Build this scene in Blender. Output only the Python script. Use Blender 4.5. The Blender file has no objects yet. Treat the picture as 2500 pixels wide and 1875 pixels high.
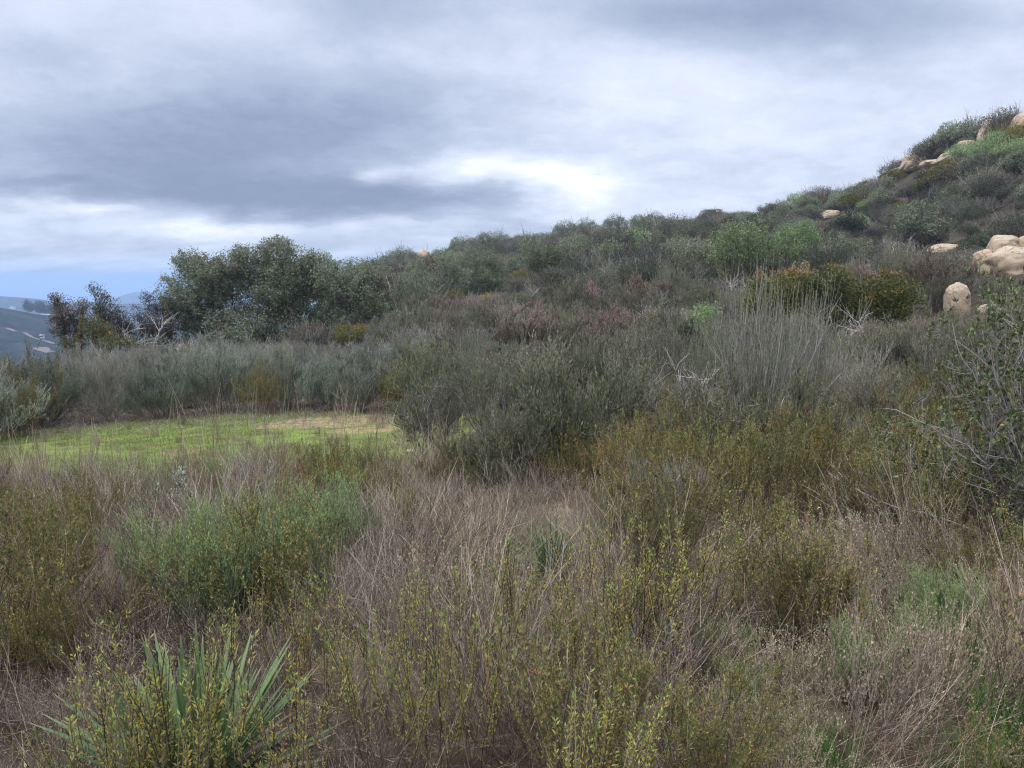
import bpy, math, random, time
import numpy as np
T0 = time.time()
rng = np.random.default_rng(7)
random.seed(7)
sc = bpy.context.scene
COL = sc.collection

# ------------------------------------------------------------------ camera maths
F = 1888.0
CX, CY = 1250.0, 937.5
PITCH = math.atan((CY - 676) / F)
EYE = 1.7
SP, CP = math.sin(PITCH), math.cos(PITCH)

def tcol(px, py=680):
    u = (px - CX) / F; v = (CY - py) / F
    return u / (CP + v * SP)

def slope(py):
    v = (CY - py) / F
    return (-SP + v * CP) / (CP + v * SP)

def zrel(px, py, r):
    t = tcol(px, py)
    return r / math.sqrt(1 + t * t) * slope(py)

# ------------------------------------------------------------------ noise
def _h(ix, iy, s):
    n = (ix * 374761393 + iy * 668265263 + s * 1442695041) & 0xFFFFFFFF
    n = ((n ^ (n >> 13)) * 1274126177) & 0xFFFFFFFF
    n = n ^ (n >> 16)
    return (n & 0xFFFFFF) / float(0xFFFFFF)

def vnoise(x, y, s=0):
    x = np.asarray(x, float); y = np.asarray(y, float)
    ix = np.floor(x).astype(np.int64); iy = np.floor(y).astype(np.int64)
    fx = x - ix; fy = y - iy
    fx = fx * fx * (3 - 2 * fx); fy = fy * fy * (3 - 2 * fy)
    a = _h(ix, iy, s); b = _h(ix + 1, iy, s); c = _h(ix, iy + 1, s); d = _h(ix + 1, iy + 1, s)
    return (a * (1 - fx) + b * fx) * (1 - fy) + (c * (1 - fx) + d * fx) * fy

def fbm(x, y, s=0, o=4):
    v = 0; a = .5; f = 1
    for i in range(o):
        v = v + a * (vnoise(x * f, y * f, s + i) * 2 - 1); a *= .5; f *= 2.03
    return v

# ------------------------------------------------------------------ terrain: one height field in polar coordinates
FAR0 = [(1300, -120), (1700, -170)]
def column(px, near, ridge_r, ridge_y, y900, y2500, y4500):
    """near: [(r, z rel. to eye)]"""
    pts = list(near)
    if ridge_r:
        zr = zrel(px, ridge_y, ridge_r)
        pts += [(ridge_r, zr), (ridge_r * 1.12, zr - .8), (ridge_r * 1.5, zr - 14), (450, -75), (600, -80)]
    pts += [(900, zrel(px, y900, 900)), (1250, -130), (1800, -190),
            (2500, zrel(px, y2500, 2500)), (3300, -260),
            (4500, zrel(px, y4500, 4500)), (7000, -350), (70000, -350)]
    return pts
L_edge = [(0, -1.7), (3, -1.80), (6, -2.05), (9, -2.35), (14, -2.62), (20, -2.95), (30, -4.1), (38, -5.3), (50, -8), (100, -24), (250, -62), (450, -78), (600, -66)]
COLS = {
 -2400: [(0, -1.7), (6, -2.0), (14, -2.5), (30, -4), (60, -8), (150, -30), (400, -70), (900, -60), (2500, -60), (7000, -350), (70000, -350)],
 -300: column(-300, L_edge, 0, 0, 715, 690, 760),
 0:   column(0, L_edge, 0, 0, 728, 699, 760),
 80:  column(80, L_edge, 0, 0, 751, 709, 760),
 140: column(140, L_edge, 0, 0, 764, 723, 760),
 230: column(230, [(0, -1.7), (3, -1.80), (6, -2.05), (9, -2.35), (14, -2.62), (20, -2.92), (30, -3.95), (42, -5.3), (60, -8.5), (100, -20), (250, -60), (450, -80), (600, -72)], 0, 0, 770, 717, 740),
 330: column(330, [(0, -1.7), (3, -1.80), (6, -2.05), (9, -2.35), (14, -2.62), (20, -2.88), (30, -3.8), (44, -5.2), (60, -7.5), (100, -16), (250, -60), (450, -80), (600, -80)], 0, 0, 790, 724, 697),
 430: column(430, [(0, -1.7), (3, -1.80), (6, -2.05), (9, -2.35), (14, -2.62), (20, -2.85), (30, -3.75), (48, -5.0), (65, -6.5), (100, -12), (250, -60), (450, -80), (600, -80)], 0, 0, 800, 730, 712),
 650: column(650, [(0, -1.7), (3, -1.78), (6, -2.02), (9, -2.32), (14, -2.60), (20, -2.82), (30, -3.65), (50, -4.7), (70, -5.8), (120, -9), (250, -50), (450, -80), (600, -85)], 0, 0, 800, 740, 730),
 850: column(850, [(0, -1.7), (3, -1.75), (6, -2.0), (9, -2.3), (14, -2.58), (20, -2.78), (30, -3.4), (45, -3.6), (60, -3.2), (90, -2.2), (130, -3)], 170, 712, 800, 740, 740),
 930: column(930, [(0, -1.7), (3, -1.75), (6, -2.0), (9, -2.3), (14, -2.55), (20, -2.75), (30, -3.25), (45, -3.1), (60, -2.4), (90, -.9), (130, .0)], 170, 692, 800, 740, 740),
 1000: column(1000, [(0, -1.7), (3, -1.75), (6, -2.0), (9, -2.25), (14, -2.5), (20, -2.7), (30, -3.05), (45, -2.8), (60, -2.0), (90, .2), (130, 2.0)], 175, 672, 800, 740, 740),
 1170: column(1170, [(0, -1.7), (3, -1.75), (6, -1.98), (9, -2.2), (14, -2.45), (20, -2.65), (30, -2.75), (45, -2.3), (60, -1.3), (90, 1.2), (130, 3.7)], 180, 646, 800, 740, 740),
 1300: column(1300, [(0, -1.7), (3, -1.75), (6, -1.98), (9, -2.15), (14, -2.38), (20, -2.55), (30, -2.6), (45, -2.0), (60, -.9), (90, 1.8), (130, 5.2)], 180, 638, 800, 740, 740),
 1450: column(1450, [(0, -1.7), (3, -1.75), (6, -1.95), (9, -2.1), (14, -2.28), (20, -2.42), (30, -2.3), (45, -1.5), (60, -.3), (90, 2.8), (130, 6.9)], 175, 616, 800, 740, 740),
 1700: column(1700, [(0, -1.7), (3, -1.75), (6, -1.95), (9, -2.05), (14, -2.15), (20, -2.2), (30, -2.0), (45, -1.2), (60, .1), (80, 2.5), (110, 6.4), (150, 10.6)], 170, 584, 800, 740, 740),
 1900: column(1900, [(0, -1.7), (3, -1.74), (6, -1.92), (9, -2.0), (14, -2.05), (20, -2.0), (30, -1.75), (45, -.9), (60, .8), (80, 3.8), (110, 8.2)], 145, 556, 800, 740, 740),
 2060: column(2060, [(0, -1.7), (3, -1.74), (6, -1.9), (9, -1.95), (14, -1.95), (20, -1.85), (30, -1.5), (45, -.6), (60, 1.5), (80, 5.1), (100, 8.5)], 118, 478, 800, 740, 740),
 2190: column(2190, [(0, -1.7), (3, -1.74), (6, -1.9), (9, -1.9), (14, -1.85), (20, -1.7), (30, -1.35), (45, -.3), (60, 2.2), (80, 7.0)], 102, 421, 800, 740, 740),
 2260: column(2260, [(0, -1.7), (3, -1.74), (6, -1.9), (9, -1.88), (14, -1.78), (20, -1.65), (30, -1.25), (45, -.1), (60, 2.8), (80, 8.6)], 97, 378, 800, 740, 740),
 2370: column(2370, [(0, -1.7), (3, -1.72), (6, -1.88), (9, -1.82), (14, -1.65), (20, -1.5), (30, -1.0), (45, .2), (60, 3.6), (75, 8.6)], 90, 332, 800, 740, 740),
 2500: column(2500, [(0, -1.7), (3, -1.7), (6, -1.85), (9, -1.75), (14, -1.5), (20, -1.35), (30, -.8), (45, .4), (52, 2.0), (60, 4.6), (72, 9.4)], 84, 316, 800, 740, 740),
 3000: column(3000, [(0, -1.7), (3, -1.7), (6, -1.8), (9, -1.65), (14, -1.3), (20, -.7), (30, .8), (45, 4.0), (60, 9.5), (72, 14)], 90, 280, 800, 740, 740),
 6000: [(0, -1.7), (6, -1.7), (14, -1.2), (30, 1), (60, 8), (90, 16), (150, 10), (450, -60), (900, -80), (2500, -100), (7000, -350), (70000, -350)],
}
AZ = []
for k in sorted(COLS):
    AZ.append(math.atan(tcol(k)))
AZ = np.array(AZ); keys = sorted(COLS)
LR = np.linspace(math.log(1.0), math.log(70001.0), 420)
RR = np.exp(LR) - 1 + 1e-6
RR = np.exp(LR) - 1.0
prof = np.array([np.interp(RR, [p[0] for p in COLS[k]], [p[1] for p in COLS[k]]) for k in keys])
# smooth along r
def blur(a, n, axis):
    for _ in range(n):
        b = np.take(a, np.clip(np.arange(a.shape[axis]) - 1, 0, None), axis)
        c = np.take(a, np.clip(np.arange(a.shape[axis]) + 1, None, a.shape[axis] - 1), axis)
        a = (a * 2 + b + c) / 4
    return a
prof = blur(prof, 5, 1)
NAZ = 721
AZL = np.linspace(-math.pi, math.pi, NAZ)
def _azx(a):   # behind the camera the outermost columns meet
    return np.clip(a, AZ[0], AZ[-1])
TAB = np.empty((NAZ, len(RR)))
for j in range(len(RR)):
    TAB[:, j] = np.interp(_azx(AZL), AZ, prof[:, j])
back = np.clip((np.abs(AZL) - 1.35) / (math.pi - 1.35), 0, 1)
bz = np.interp(RR, [0, 10, 40, 150, 600, 70000], [-1.7, -1.6, -1.5, -4, -60, -350])
TAB = TAB * (1 - back[:, None]) + bz[None, :] * back[:, None]
TAB = blur(TAB, 3, 0)

def gz(x, y):
    x = np.asarray(x, float); y = np.asarray(y, float)
    r = np.hypot(x, y); a = np.arctan2(x, y)
    fi = (a + math.pi) / (2 * math.pi) * (NAZ - 1)
    fj = np.clip((np.log(r + 1.0) - LR[0]) / (LR[1] - LR[0]), 0, len(RR) - 1.001)
    i = np.clip(fi.astype(int), 0, NAZ - 2); j = fj.astype(int)
    u = fi - i; v = fj - j
    z = (TAB[i, j] * (1 - u) + TAB[i + 1, j] * u) * (1 - v) + (TAB[i, j + 1] * (1 - u) + TAB[i + 1, j + 1] * u) * v
    z = z + .035 * fbm(x * .9, y * .9, 3, 3) * np.clip(r / 4, 0, 1)
    z = z + .35 * fbm(x * .07, y * .07, 11, 3) * np.clip((r - 25) / 50, 0, 1)
    z = z + (3.5 * fbm(x * .012, y * .012, 21, 4) + 9 * fbm(x * .004, y * .004, 27, 3) * np.clip((r - 1200) / 1500, 0, 1)) * np.clip((r - 400) / 300, 0, 1) * np.clip(1.6 - r / 6000, 0, 1)
    return z + EYE

def at(px, Y, py=None):
    """ground point in column px (read at image row py) at depth Y"""
    if py is None:
        py = 676 - F * (-1.9) / Y if Y < 20 else 720
        py = min(py, 1875)
    x = tcol(px, py) * Y
    return x, Y, float(gz(x, Y))

# ------------------------------------------------------------------ materials
def nodes(m):
    m.use_nodes = True
    nt = m.node_tree; nt.nodes.clear()
    return nt, nt.nodes, nt.links

class NB:
    """small node builder"""
    def __init__(s, nt): s.nt = nt; s.n = nt.nodes; s.l = nt.links
    def put(s, sock, v):
        if v is None: return
        if isinstance(v, (int, float)): sock.default_value = v
        elif isinstance(v, (tuple, list)):
            v = tuple(v)
            if sock.type == 'RGBA' and len(v) == 3: v = v + (1,)
            sock.default_value = v
        else: s.l.new(v, sock)
    def math(s, op, a, b=None, c=None, clamp=False):
        m = s.n.new('ShaderNodeMath'); m.operation = op; m.use_clamp = clamp
        s.put(m.inputs[0], a); s.put(m.inputs[1], b); s.put(m.inputs[2], c); return m.outputs[0]
    def vmath(s, op, a, b=None, sc_=None):
        m = s.n.new('ShaderNodeVectorMath'); m.operation = op
        s.put(m.inputs[0], a); s.put(m.inputs[1], b)
        if sc_ is not None: s.put(m.inputs['Scale'], sc_)
        return m.outputs[0]
    def noise(s, vec, scale, detail=3, rough=.5, dist=0, out=0):
        m = s.n.new('ShaderNodeTexNoise'); s.put(m.inputs['Vector'], vec)
        m.inputs['Scale'].default_value = scale; m.inputs['Detail'].default_value = detail
        m.inputs['Roughness'].default_value = rough; m.inputs['Distortion'].default_value = dist
        return m.outputs[out]
    def mix(s, f, a, b, blend='MIX'):
        m = s.n.new('ShaderNodeMix'); m.data_type = 'RGBA'; m.blend_type = blend
        s.put(m.inputs[0], f); s.put(m.inputs[6], a); s.put(m.inputs[7], b); return m.outputs[2]
    def ramp(s, f, stops, interp='LINEAR'):
        m = s.n.new('ShaderNodeValToRGB'); s.put(m.inputs[0], f); cr = m.color_ramp; cr.interpolation = interp
        while len(cr.elements) < len(stops): cr.elements.new(.5)
        for e, (p, c) in zip(cr.elements, stops):
            e.position = p; e.color = (c[0], c[1], c[2], 1) if isinstance(c, (tuple, list)) else (c, c, c, 1)
        return m.outputs[0]
    def maprange(s, v, a, b, c=0, d=1, smooth=True):
        m = s.n.new('ShaderNodeMapRange'); m.interpolation_type = 'SMOOTHSTEP' if smooth else 'LINEAR'
        s.put(m.inputs[0], v); m.inputs[1].default_value = a; m.inputs[2].default_value = b
        m.inputs[3].default_value = c; m.inputs[4].default_value = d; return m.outputs[0]
    def attr(s, name):
        m = s.n.new('ShaderNodeAttribute'); m.attribute_name = name; return m.outputs['Fac']

def leaf_mat(name, stops, tip=None, tip0=.6, tip1=.95, trans=.25, val=(.72, 1.3), rough=.6, patch=None, tipfac=1.0, objmix=None):
    """colour per leaf from attribute rnd, tips from attribute tip, whole plant from Object Info random"""
    m = bpy.data.materials.new(name); nt, n, l = nodes(m); b = NB(nt)
    col = b.ramp(b.attr('rnd'), stops)
    oi = n.new('ShaderNodeObjectInfo')
    if objmix is not None:       # second palette chosen per plant
        f = b.ramp(oi.outputs['Random'], objmix[0])
        col = b.mix(objmix[1], col, f)
    if patch is not None:
        g = n.new('ShaderNodeNewGeometry')
        f = b.maprange(b.noise(g.outputs['Position'], patch[0], 2), .45, .62)
        col = b.mix(b.math('MULTIPLY', f, patch[2]), col, patch[1])
    if tip is not None:
        f = b.maprange(b.attr('tip'), tip0, tip1)
        col = b.mix(b.math('MULTIPLY', f, tipfac), col, tip)
    hs = n.new('ShaderNodeHueSaturation')
    r1 = b.math('FRACT', b.math('MULTIPLY', oi.outputs['Random'], 17.31))
    b.put(hs.inputs['Value'], b.math('MULTIPLY_ADD', r1, val[1] - val[0], val[0]))
    b.put(hs.inputs['Hue'], b.math('MULTIPLY_ADD', oi.outputs['Random'], .03, .485))
    b.put(hs.inputs['Color'], col)
    pr = n.new('ShaderNodeBsdfPrincipled'); b.put(pr.inputs['Base Color'], hs.outputs[0])
    pr.inputs['Roughness'].default_value = rough; pr.inputs['Specular IOR Level'].default_value = .3
    out = n.new('ShaderNodeOutputMaterial')
    if trans > 0:
        tr = n.new('ShaderNodeBsdfTranslucent'); b.put(tr.inputs['Color'], hs.outputs[0])
        mx = n.new('ShaderNodeMixShader'); mx.inputs[0].default_value = trans
        l.new(pr.outputs[0], mx.inputs[1]); l.new(tr.outputs[0], mx.inputs[2]); l.new(mx.outputs[0], out.inputs[0])
    else:
        l.new(pr.outputs[0], out.inputs[0])
    return m

def P(c, k): return tuple(v * k for v in c)
M = {}
M['bark_grey'] = leaf_mat('grey bark', [(0, (.13, .115, .10)), (1, (.30, .27, .25))], trans=0, rough=.9)
M['bark_dark'] = leaf_mat('dark bark', [(0, (.045, .038, .034)), (1, (.12, .10, .09))], trans=0, rough=.9)
M['bark_dead'] = leaf_mat('bleached dead wood', [(0, (.27, .245, .215)), (1, (.54, .50, .45))], trans=0, rough=.9)
M['twig_grey'] = leaf_mat('grey twigs', [(0, (.13, .11, .09)), (.6, (.30, .265, .225)), (1, (.50, .45, .39))], trans=0, rough=.85)
M['twig_brown'] = leaf_mat('brown twigs', [(0, (.045, .032, .026)), (.6, (.165, .12, .095)), (1, (.36, .28, .215))], trans=0, rough=.85)
M['twig_red'] = leaf_mat('reddish twigs', [(0, (.08, .045, .035)), (.6, (.19, .115, .085)), (1, (.31, .22, .17))], trans=0, rough=.85)
M['straw'] = leaf_mat('dry straw stems', [(0, (.14, .105, .062)), (.5, (.33, .265, .165)), (1, (.60, .50, .34))], trans=.1, rough=.8, val=(.8, 1.2))
M['strawgrey'] = leaf_mat('weathered stems', [(0, (.10, .078, .058)), (.5, (.28, .222, .17)), (1, (.56, .47, .37))], trans=.1, rough=.8, val=(.8, 1.2))
M['stem_green'] = leaf_mat('green stems', [(0, (.09, .10, .055)), (.6, (.17, .19, .10)), (1, (.26, .28, .17))], trans=.1, rough=.7)
M['sage'] = leaf_mat('grey sage leaves', [(0, (.15, .18, .125)), (.6, (.29, .325, .235)), (1, (.43, .46, .36))], tip=(.33, .28, .27), tip0=.6, tip1=1, tipfac=.65)
M['sagegreen'] = leaf_mat('fresh sage leaves', [(0, (.12, .145, .065)), (.6, (.23, .28, .115)), (1, (.37, .42, .21))], tip=(.30, .39, .15), tip0=.7, val=(.85, 1.25))
M['chamise'] = leaf_mat('needle leaves', [(0, (.08, .09, .045)), (.6, (.195, .205, .11)), (1, (.36, .35, .22))], tip=(.37, .31, .24), tip0=.70, tip1=1.0, tipfac=.6)
M['chamisepink'] = leaf_mat('needle leaves with rosy tips', [(0, (.07, .08, .045)), (.6, (.14, .135, .085)), (1, (.22, .20, .14))], tip=(.45, .31, .265), tip0=.6, tip1=.92, tipfac=.85)
M['broompale'] = leaf_mat('pale broom needles', [(0, (.14, .165, .09)), (.6, (.29, .32, .19)), (1, (.42, .44, .30))], tip=(.44, .43, .33), tip0=.7, tip1=1, tipfac=.5)
M['broom'] = leaf_mat('broom needles', [(0, (.08, .105, .05)), (.6, (.17, .20, .095)), (1, (.27, .30, .16))], tip=(.36, .35, .24), tip0=.7, tip1=1, tipfac=.6)
M['buck'] = leaf_mat('olive leaf tufts', [(0, (.07, .085, .03)), (.45, (.17, .18, .06)), (.78, (.31, .26, .075)), (1, (.42, .23, .075))], val=(.75, 1.25))
M['leaflitter'] = leaf_mat('fallen leaves', [(0, (.05, .03, .02)), (.5, (.16, .10, .06)), (.85, (.33, .24, .15)), (1, (.50, .42, .30))], trans=.05, val=(1, 1))
M['gold'] = leaf_mat('yellow green leaves', [(0, (.13, .16, .045)), (.35, (.28, .30, .07)), (.7, (.46, .40, .09)), (.92, (.55, .35, .09)), (1, (.52, .22, .07))], tip=(.30, .42, .09), tip0=.86, tip1=1, tipfac=.7, val=(.85, 1.2))
M['rust'] = leaf_mat('rusty seed heads', [(0, (.085, .03, .018)), (.6, (.19, .07, .04)), (1, (.32, .13, .07))], trans=.1)
M['orange'] = leaf_mat('orange yellow leaves', [(0, (.17, .085, .03)), (.5, (.31, .17, .05)), (1, (.44, .30, .08))], trans=.3)
M['tan'] = leaf_mat('tan seed fluff', [(0, (.28, .21, .15)), (.5, (.47, .37, .27)), (1, (.72, .62, .47))], trans=.2, val=(.85, 1.15))
M['oak'] = leaf_mat('oak leaves', [(0, (.13, .16, .10)), (.6, (.265, .30, .19)), (1, (.42, .45, .31))], patch=(.5, (.16, .14, .085), .5), val=(.85, 1.1))
M['oakgreen'] = leaf_mat('light green oak leaves', [(0, (.13, .185, .075)), (.6, (.255, .35, .14)), (1, (.40, .48, .24))])
M['oakgrey'] = leaf_mat('pale grey oak leaves', [(0, (.14, .155, .09)), (.6, (.27, .285, .175)), (1, (.40, .41, .28))], val=(.8, 1.15))
M['sumac'] = leaf_mat('sumac leaves', [(0, (.05, .065, .02)), (.45, (.12, .135, .032)), (.8, (.20, .17, .045)), (1, (.30, .15, .04))], tip=(.32, .17, .05), tip0=.72, tip1=1, tipfac=.6, val=(.85, 1.15))
M['purple'] = leaf_mat('purplish leaves', [(0, (.05, .042, .033)), (.5, (.12, .10, .07)), (1, (.21, .185, .13))], tip=(.20, .14, .09))
M['broad'] = leaf_mat('broad leaves', [(0, (.055, .075, .03)), (.55, (.13, .165, .065)), (.93, (.25, .29, .13)), (.98, (.42, .25, .08)), (1, (.44, .28, .15))], rough=.42, trans=.2)
M['hill'] = leaf_mat('hillside scrub leaves', [(0, (.045, .055, .030)), (.6, (.11, .125, .07)), (1, (.21, .215, .14))],
    objmix=([(0, (.08, .11, .055)), (.2, (.13, .135, .09)), (.4, (.15, .145, .115)), (.55, (.09, .12, .05)), (.7, (.17, .145, .125)), (.8, (.075, .135, .05)), (.92, (.14, .145, .045)), (1, (.19, .115, .08))], .62),
    patch=(.055, (.15, .135, .115), .4), val=(.5, 1.5))
M['blade'] = leaf_mat('yucca blades', [(0, (.04, .09, .032)), (.6, (.085, .155, .055)), (1, (.16, .24, .10))], trans=.12, rough=.45, tip=(.36, .27, .15), tip0=.90, tip1=1, val=(.95, 1.1))
def _blade():
    # long fibres along the blade, scuffs and brown flecks
    for k in ('blade',):
        nt = M[k].node_tree; b = NB(nt); tc = nt.nodes.new('ShaderNodeTexCoord')
        hs = [q for q in nt.nodes if q.bl_idname == 'ShaderNodeHueSaturation'][0]; src = hs.inputs['Color'].links[0].from_socket
        st = b.maprange(b.noise(b.vmath('MULTIPLY', tc.outputs['Object'], (1, 1, .15)), 130, 3, .6), .38, .62)
        c = b.mix(b.math('MULTIPLY', st, .45), src, (.20, .26, .12)); fl = b.maprange(b.noise(tc.outputs['Object'], 22, 5, .7), .61, .68)
        c = b.mix(b.math('MULTIPLY', fl, .7), c, (.22, .15, .08)); nt.links.new(c, hs.inputs['Color'])
_blade()
M['blade_dry'] = leaf_mat('dead yucca blades', [(0, (.14, .10, .065)), (1, (.38, .31, .22))], trans=.1, val=(.9, 1.1))
M['grass'] = leaf_mat('short green grass', [(0, (.09, .14, .03)), (.5, (.165, .25, .045)), (.78, (.29, .33, .09)), (1, (.45, .39, .21))], trans=.3, patch=(1.1, (.22, .19, .08), .85), val=(1, 1))
M['grassdeep'] = leaf_mat('deep green grass', [(0, (.06, .13, .03)), (1, (.18, .32, .07))], trans=.3, val=(1, 1.1))
M['white_leaf'] = leaf_mat('whitish woolly leaves', [(0, (.30, .34, .27)), (1, (.62, .66, .55))], trans=.2)
M['far_tree'] = leaf_mat('dark valley tree leaves', [(0, (.02, .03, .02)), (1, (.06, .075, .05))], trans=.1)

def rock_mat():
    m = bpy.data.materials.new('weathered granite'); nt, n, l = nodes(m); b = NB(nt)
    tc = n.new('ShaderNodeTexCoord'); oi = n.new('ShaderNodeObjectInfo')
    v = b.vmath('ADD', tc.outputs['Object'], b.vmath('SCALE', (13., 7., 5.), sc_=oi.outputs['Random']))
    c = b.ramp(b.noise(v, .9, 5, .6), [(.32, (.38, .275, .18)), (.5, (.54, .42, .285)), (.68, (.62, .52, .38))])
    c2 = b.mix(b.maprange(b.noise(v, 2.6, 6, .7), .52, .66), c, (.30, .28, .25))
    st = b.maprange(b.noise(b.vmath('MULTIPLY', v, (1, 1, .3)), 3.1, 5, .65), .56, .7)
    c3 = b.mix(b.math('MULTIPLY', st, .75), c2, (.47, .24, .12))
    sp = b.noise(v, 60, 2, .8)
    c4 = b.mix(b.maprange(sp, .35, .65), b.mix(.5, c3, (.16, .13, .10)), b.mix(.25, c3, (.75, .66, .54)))
    warm = b.mix(b.math('MULTIPLY', oi.outputs['Random'], .22), c4, (.50, .30, .16))
    vor = n.new('ShaderNodeTexVoronoi'); vor.feature = 'DISTANCE_TO_EDGE'; b.put(vor.inputs['Vector'], b.vmath('ADD', v, b.vmath('SCALE', b.noise(v, 1.5, 4, .6, out=1), sc_=.9))); vor.inputs['Scale'].default_value = .75
    crk = b.maprange(vor.outputs['Distance'], .0, .022, 1, 0)
    warm = b.mix(b.math('MULTIPLY', crk, .75), warm, (.07, .055, .045))
    lich = b.maprange(b.noise(v, 5.5, 6, .75), .60, .68)
    warm = b.mix(b.math('MULTIPLY', lich, .6), warm, (.16, .16, .145))
    bp = n.new('ShaderNodeBump'); bp.inputs['Strength'].default_value = .5; bp.inputs['Distance'].default_value = .05
    hgt = b.math('ADD', b.noise(v, 7, 8, .7), b.math('MULTIPLY', b.noise(v, 45, 3, .7), .35))
    b.put(bp.inputs['Height'], hgt)
    pr = n.new('ShaderNodeBsdfPrincipled'); b.put(pr.inputs['Base Color'], warm); pr.inputs['Roughness'].default_value = .9
    pr.inputs['Specular IOR Level'].default_value = .2
    l.new(bp.outputs[0], pr.inputs['Normal'])
    o = n.new('ShaderNodeOutputMaterial'); l.new(pr.outputs[0], o.inputs[0]); return m
M['rock'] = rock_mat()

def simple(name, c, rough=.8):
    m = bpy.data.materials.new(name); nt, n, l = nodes(m); b = NB(nt)
    tc = n.new('ShaderNodeTexCoord')
    f = b.noise(tc.outputs['Object'], .8, 4)
    pr = n.new('ShaderNodeBsdfPrincipled'); b.put(pr.inputs['Base Color'], b.mix(f, P(c, .8), P(c, 1.15))); pr.inputs['Roughness'].default_value = rough
    o = n.new('ShaderNodeOutputMaterial'); l.new(pr.outputs[0], o.inputs[0]); return m
M['plaster'] = simple('white plaster', (.55, .52, .47)); M['rooftile'] = simple('pale roof', (.52, .44, .38)); M['pane'] = simple('dark window', (.05, .06, .07), .2)
M['dirt'] = simple('pale graded dirt', (.17, .115, .085))

def ground_mat():
    m = bpy.data.materials.new('ground'); nt, n, l = nodes(m); b = NB(nt)
    g = n.new('ShaderNodeNewGeometry'); pos = g.outputs['Position']
    sx = n.new('ShaderNodeSeparateXYZ'); l.new(pos, sx.inputs[0]); x, y, z = sx.outputs
    r = b.math('SQRT', b.math('ADD', b.math('MULTIPLY', x, x), b.math('MULTIPLY', y, y)))
    flat = b.vmath('MULTIPLY', pos, (1, 1, 0))
    n1 = b.noise(flat, 1.1, 6, .6); n2 = b.noise(flat, 9, 6, .7); n3 = b.noise(flat, 45, 4, .7); nm = b.noise(flat, .33, 4, .6)
    litter = b.ramp(n2, [(.3, (.035, .026, .018)), (.5, (.085, .062, .042)), (.7, (.19, .14, .09))])
    litter = b.mix(b.maprange(n3, .3, .7), b.mix(.5, litter, (.045, .034, .026)), litter)
    soil = b.ramp(n2, [(.3, (.20, .14, .08)), (.55, (.36, .255, .14)), (.75, (.52, .40, .25))])
    soil = b.mix(b.math('MULTIPLY', b.maprange(n3, .45, .7), .5), soil, (.17, .12, .08))
    green = b.ramp(b.noise(flat, 2.2, 6, .65), [(.36, (.115, .09, .05)), (.45, (.15, .165, .055)), (.55, (.18, .255, .05)), (.72, (.29, .34, .09))])
    green = b.mix(b.math('MULTIPLY', b.maprange(n3, .42, .6), .5), green, (.09, .09, .035))
    # clearing: a blob in the plan
    def blob(cx, cy, rx, ry):
        dx = b.math('DIVIDE', b.math('SUBTRACT', x, cx), rx); dy = b.math('DIVIDE', b.math('SUBTRACT', y, cy), ry)
        d = b.math('ADD', b.math('MULTIPLY', dx, dx), b.math('MULTIPLY', dy, dy))
        d = b.math('ADD', d, b.math('MULTIPLY', b.math('SUBTRACT', n1, .5), 2.0))
        d = b.math('ADD', d, b.math('MULTIPLY', b.math('SUBTRACT', n2, .5), 1.1))
        return b.maprange(d, 1.15, .75)
    clr = b.math('MULTIPLY', b.math('MAXIMUM', blob(-4.9, 11.9, 4.6, 2.9), blob(-2.2, 10.3, 1.9, 1.7)), b.maprange(n2, .30, .42))
    bare = b.math('MAXIMUM', blob(-3.2, 13.7, 1.5, .65), b.math('MAXIMUM', blob(-2.4, 12.5, .7, .4), blob(-8.6, 10.4, .9, .6)))
    bare = b.math('MULTIPLY', bare, b.maprange(b.noise(flat, 5.5, 5, .7), .36, .56))
    bare = b.math('MAXIMUM', bare, b.maprange(nm, .62, .72))
    c = b.mix(clr, litter, green)
    c = b.mix(b.math('MULTIPLY', bare, clr), c, soil)
    tanb = blob(.55, 5.9, 1.3, .9)
    c = b.mix(b.math('MULTIPLY', tanb, .8), c, b.ramp(n2, [(.3, (.16, .12, .085)), (.7, (.42, .33, .23))]))
    # far scrub
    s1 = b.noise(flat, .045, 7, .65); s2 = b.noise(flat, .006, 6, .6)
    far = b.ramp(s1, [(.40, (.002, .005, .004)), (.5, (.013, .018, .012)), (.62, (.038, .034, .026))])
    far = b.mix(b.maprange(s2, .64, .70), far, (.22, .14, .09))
    hs = b.ramp(b.noise(flat, .35, 5, .7), [(.35, (.028, .026, .018)), (.65, (.09, .075, .05))])
    c = b.mix(b.maprange(r, 28, 45), c, hs)
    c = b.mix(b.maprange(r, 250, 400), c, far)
    pl = b.ramp(b.noise(flat, .0011, 8, .75), [(.38, (.05, .07, .05)), (.52, (.16, .15, .12)), (.62, (.45, .42, .38))])
    c = b.mix(b.maprange(r, 6000, 7500), c, pl)
    bp = n.new('ShaderNodeBump'); bp.inputs['Strength'].default_value = .6; bp.inputs['Distance'].default_value = .04
    b.put(bp.inputs['Height'], n2)
    pr = n.new('ShaderNodeBsdfPrincipled'); b.put(pr.inputs['Base Color'], c); pr.inputs['Roughness'].default_value = .95; pr.inputs['Specular IOR Level'].default_value = .1
    l.new(bp.outputs[0], pr.inputs['Normal'])
    o = n.new('ShaderNodeOutputMaterial'); l.new(pr.outputs[0], o.inputs[0]); return m

# ------------------------------------------------------------------ mesh building
def nrm(v): return v / np.maximum(np.linalg.norm(v, axis=-1, keepdims=True), 1e-9)
def rv(n): return nrm(rng.normal(size=(n, 3)))

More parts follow.
